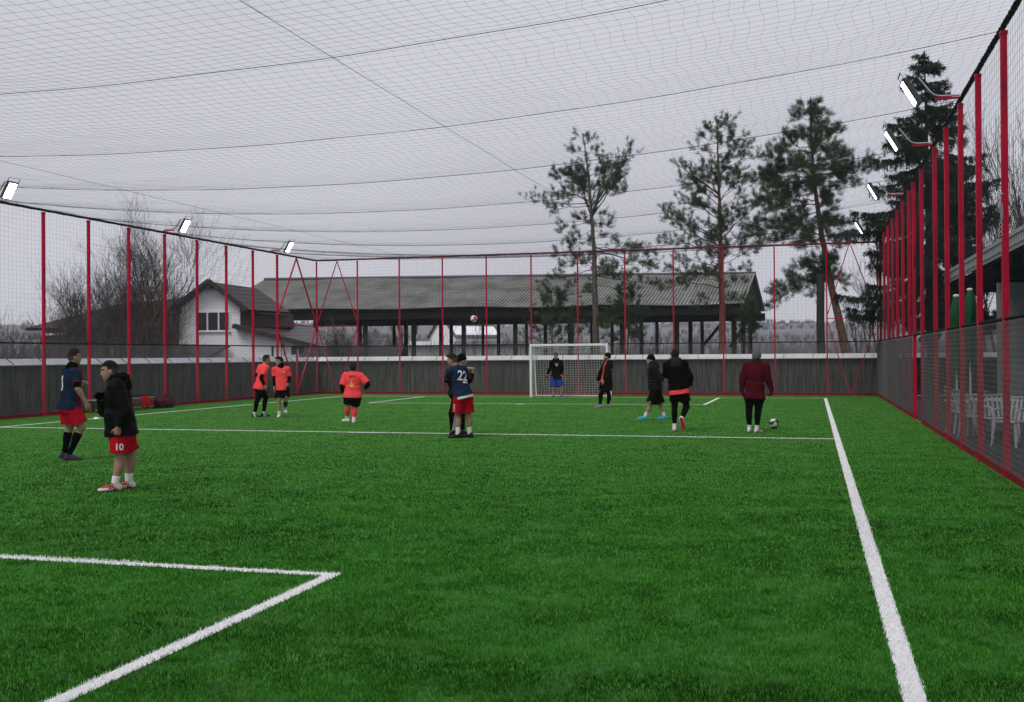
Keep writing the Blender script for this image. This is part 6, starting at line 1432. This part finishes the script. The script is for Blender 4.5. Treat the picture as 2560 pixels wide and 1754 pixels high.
# h: goalkeeper
J, loc, rz = pose('h'); ground_feet(J)
p = Person(J, loc, rz, 'goalkeeper in a black hoodie, blue shorts and pink gloves standing in the goal', PG, h=0.0098, bulk=1.0, face=268, head_face=258)
g = p.top('hoodie', BK, sleeve=1.95, hem=0.05, e=0.022); p.mark(g, 'poly', CHEV, p.J['neck']*0.7+p.J['pelvis']*0.3+np.array([0.02, 0, 0.03]), FR, 0.16, (0.55, 0.55, 0.55), 'chest_print'); p.hood(BK, big=0.9)
p.shorts((0.018, 0.060, 0.30), 0.78, 0.03, 0.04); p.glove(BK, (0.75, 0.06, 0.09)); p.legs('sock', (0.05, 0.16, 0.30), 1.90, 2.0, 0.006); p.shoes((0.03, 0.16, 0.36), (0.5, 0.55, 0.6)); p.hair((0.02, 0.014, 0.012), 0.020, True, 0.012); p.done()

# i: long open coat over orange
J, loc, rz = pose('i'); ground_feet(J); J['beard'] = np.zeros(3)
p = Person(J, loc, rz, 'bearded man in a black beanie and long open black coat over orange, near the goal', PG, h=0.0092, bulk=1.04, face=205, head_face=186, head_pitch=10, belly=0.015)
p.top('shirt', ORANGE, sleeve=0.5, hem=-0.02, e=0.012)
q = Sdf(); p.torso(q, 0.034); P_, N = p.J['pelvis'], p.J['neck']; he = P_-p.up*0.24
q.tube(P_+(N-P_)*0.45, he, (0.20, 0.155), (0.26, 0.215), p.tl, 0.04)
for sd in 'LR': p.arm(q, sd, 0.024, 0, 1.95)
# open down the front: carve a wedge along the chest
wd = nrm(p.tf + p.tl*0.12); V, F = q.mesh(p.h, [(he, -p.up)], lambda P: 0.007*n3(P*np.array([1, 1, .5]), 7, 2)+0.004*n3(P, 15, 5))
Q = V-P_; fr = Q@wd; lat = np.abs(Q@np.cross(p.up, wd)); op = (fr > 0.06) & (lat < 0.055+0.03*np.clip(-(Q@p.up)/0.2, 0, 1)) & ((V-N)@p.up < 0.05)
for sd in 'LR':
    for a_, b_ in (('sh', 'el'), ('el', 'wr')):
        A_, B_ = p.J[a_+sd], p.J[b_+sd]; t = np.clip(((V-A_)@(B_-A_))/((B_-A_)@(B_-A_)), 0, 1); op &= ~((np.linalg.norm(V-(A_+t[:, None]*(B_-A_)), axis=1) < 0.085) & (t > 0.3))
F = F[~op[F].any(1)]; us = np.unique(F); re = np.full(len(V), -1); re[us] = np.arange(len(us)); o = mesh_obj('coat', (V[us], re[F]), NYLON, p.root, BK)
md = o.modifiers.new('thick', 'SOLIDIFY'); md.thickness = 0.012
p.hood(BK, big=0.95); p.legs('tights', BK, 0.0, 1.95, 0.007, hips=True); p.beanie(BK); p.shoes((0.30, 0.31, 0.36), (0.6, 0.6, 0.62), (0.14, 0.15, 0.2)); p.done()

# j: puffer jacket, walking left, cyan boots
J, loc, rz = pose('j'); ground_feet(J, {'L': 0.01}); 
for k_, v_ in (('wrL', -0.12), ('tipL', -0.06), ('wrR', 0.11), ('tipR', 0.06)): J[k_][1] = v_; J[k_][0] = 0.06
p = Person(J, loc, rz, 'man in a black puffer jacket, beanie and bright blue boots walking left', PG, h=0.0088, bulk=1.0, face=184, head_face=184, head_pitch=-4)
p.top('puffer_jacket', (0.009, 0.009, 0.010), sleeve=1.97, hem=-0.03, e=0.040, m=NYLON, disp=lambda P: PUFF(P, 0.085, 0.016)); p.hood((0.009, 0.009, 0.010), big=1.0, m=NYLON); p.snood(BK, 0.0, 0.10, 0.082)
g = p.shorts(BK, 0.86, 0.022, 0.045); p.mark(g, 'poly', WING, p.J['hipL']*0.3+p.J['knL']*0.7+np.array([-0.05, 0, -0.02]), FR, 0.07, WHT, 'shorts_logo')
p.legs('sock', WHT, 1.66, 2.0, 0.007); p.shoes((0.03, 0.36, 0.55), (0.35, 0.55, 0.62)); p.beanie(BK); p.done()

# k: black jacket, orange hem, seen from behind, one boot lifted
J, loc, rz = pose('k', {'freeR': (-0.15, 0.95, 0.25)}); 
J['anL'][2] = 0.088; J['toeL'][2] = 0.058; J['anR'] = np.array([0.075, -0.14, 0.255]); J['toeR'] = np.array([0.135, -0.075, 0.03])
p = Person(J, loc, rz, 'man seen from behind in a black hooded jacket with an orange hem, one heel lifted', PG, h=0.0080, bulk=1.04, face=98, head_face=102)
p.top('jacket', BK, sleeve=1.95, hem=-0.03, e=0.028); p.hood((0.022, 0.022, 0.024), big=1.0); p.top('shirt', ORANGE, sleeve=0.3, hem=0.065, e=0.016)
p.legs('tights', BK, 0.0, 1.86, 0.007, hips=True); p.shorts(BK, 0.62, 0.018, 0.02); p.legs('sock', WHT, 1.80, 2.0, 0.008); p.shoes((0.70, 0.68, 0.68), (0.55, 0.02, 0.09)); p.hair((0.014, 0.010, 0.009), 0.018, False); p.done()

# l: maroon jacket, grey beanie
J, loc, rz = pose('l'); ground_feet(J)
p = Person(J, loc, rz, 'man seen from behind in a maroon jacket, grey beanie and black tights beside the ball', PG, h=0.0080, bulk=1.08, face=84, head_face=62)
p.top('jacket', MAROON, sleeve=1.97, hem=0.02, e=0.026, hemr=(0.205, 0.165), disp=p.folds(0.009, 7, 12, 2)); p.snood(MAROON, 0.0, 0.075, 0.080); p.glove((0.10, 0.010, 0.022), (0.10, 0.010, 0.022))
p.legs('tights', BK, 0.0, 1.87, 0.007, hips=True); p.legs('sock', (0.62, 0.62, 0.62), 1.80, 2.0, 0.008); p.shoes((0.66, 0.65, 0.64), (0.5, 0.5, 0.48), (0.42, 0.04, 0.05)); p.beanie((0.10, 0.115, 0.118), 0.018, 0.04, -0.03); p.done()

# ================================================================== balls
def ball(c, label, c1, c2, rot):
    m = bpy.data.materials.new('ball_panels'); m.use_nodes = True; t = m.node_tree; b = t.nodes['Principled BSDF']; l = t.links.new
    g = t.nodes.new('ShaderNodeTexCoord'); v = t.nodes.new('ShaderNodeTexVoronoi'); v.inputs['Scale'].default_value = 9.0; v.feature = 'DISTANCE_TO_EDGE'; l(g.outputs['Object'], v.inputs['Vector'])
    v2 = t.nodes.new('ShaderNodeTexVoronoi'); v2.inputs['Scale'].default_value = 9.0; l(g.outputs['Object'], v2.inputs['Vector'])
    r = t.nodes.new('ShaderNodeValToRGB'); r.color_ramp.interpolation = 'CONSTANT'; e = r.color_ramp.elements; e[0].color = (0.72, 0.72, 0.71, 1); e[1].position = 0.58; e[1].color = (*c1, 1); x = e.new(0.80); x.color = (*c2, 1)
    l(v2.outputs['Color'], r.inputs['Fac']); s_ = t.nodes.new('ShaderNodeValToRGB'); s_.color_ramp.elements[0].position = 0.02; s_.color_ramp.elements[1].position = 0.05; s_.color_ramp.elements[0].color = (0.3, 0.3, 0.3, 1); l(v.outputs['Distance'], s_.inputs['Fac'])
    mm = t.nodes.new('ShaderNodeMix'); mm.data_type = 'RGBA'; mm.blend_type = 'MULTIPLY'; mm.inputs[0].default_value = 1; l(r.outputs['Color'], mm.inputs[6]); l(s_.outputs['Color'], mm.inputs[7]); l(mm.outputs[2], b.inputs['Base Color']); b.inputs['Roughness'].default_value = 0.35
    k = MB(); k.sphere((0, 0, 0), 0.11, 32, 20); o = k.build('football', m); o.location = c; o.rotation_euler = rot; tag(o, label, 'football')
ball((-0.83, 24.21, 0.112), 'white, black and red football on the turf beside the man in maroon', (0.03, 0.02, 0.025), (0.25, 0.02, 0.04), (0.4, 0.9, 0.2))
ball(tuple(at(1184.6, 798, 33)), 'white and red football in the air in front of the shed', (0.60, 0.06, 0.05), (0.60, 0.08, 0.05), (1.2, 0.3, 0.7))
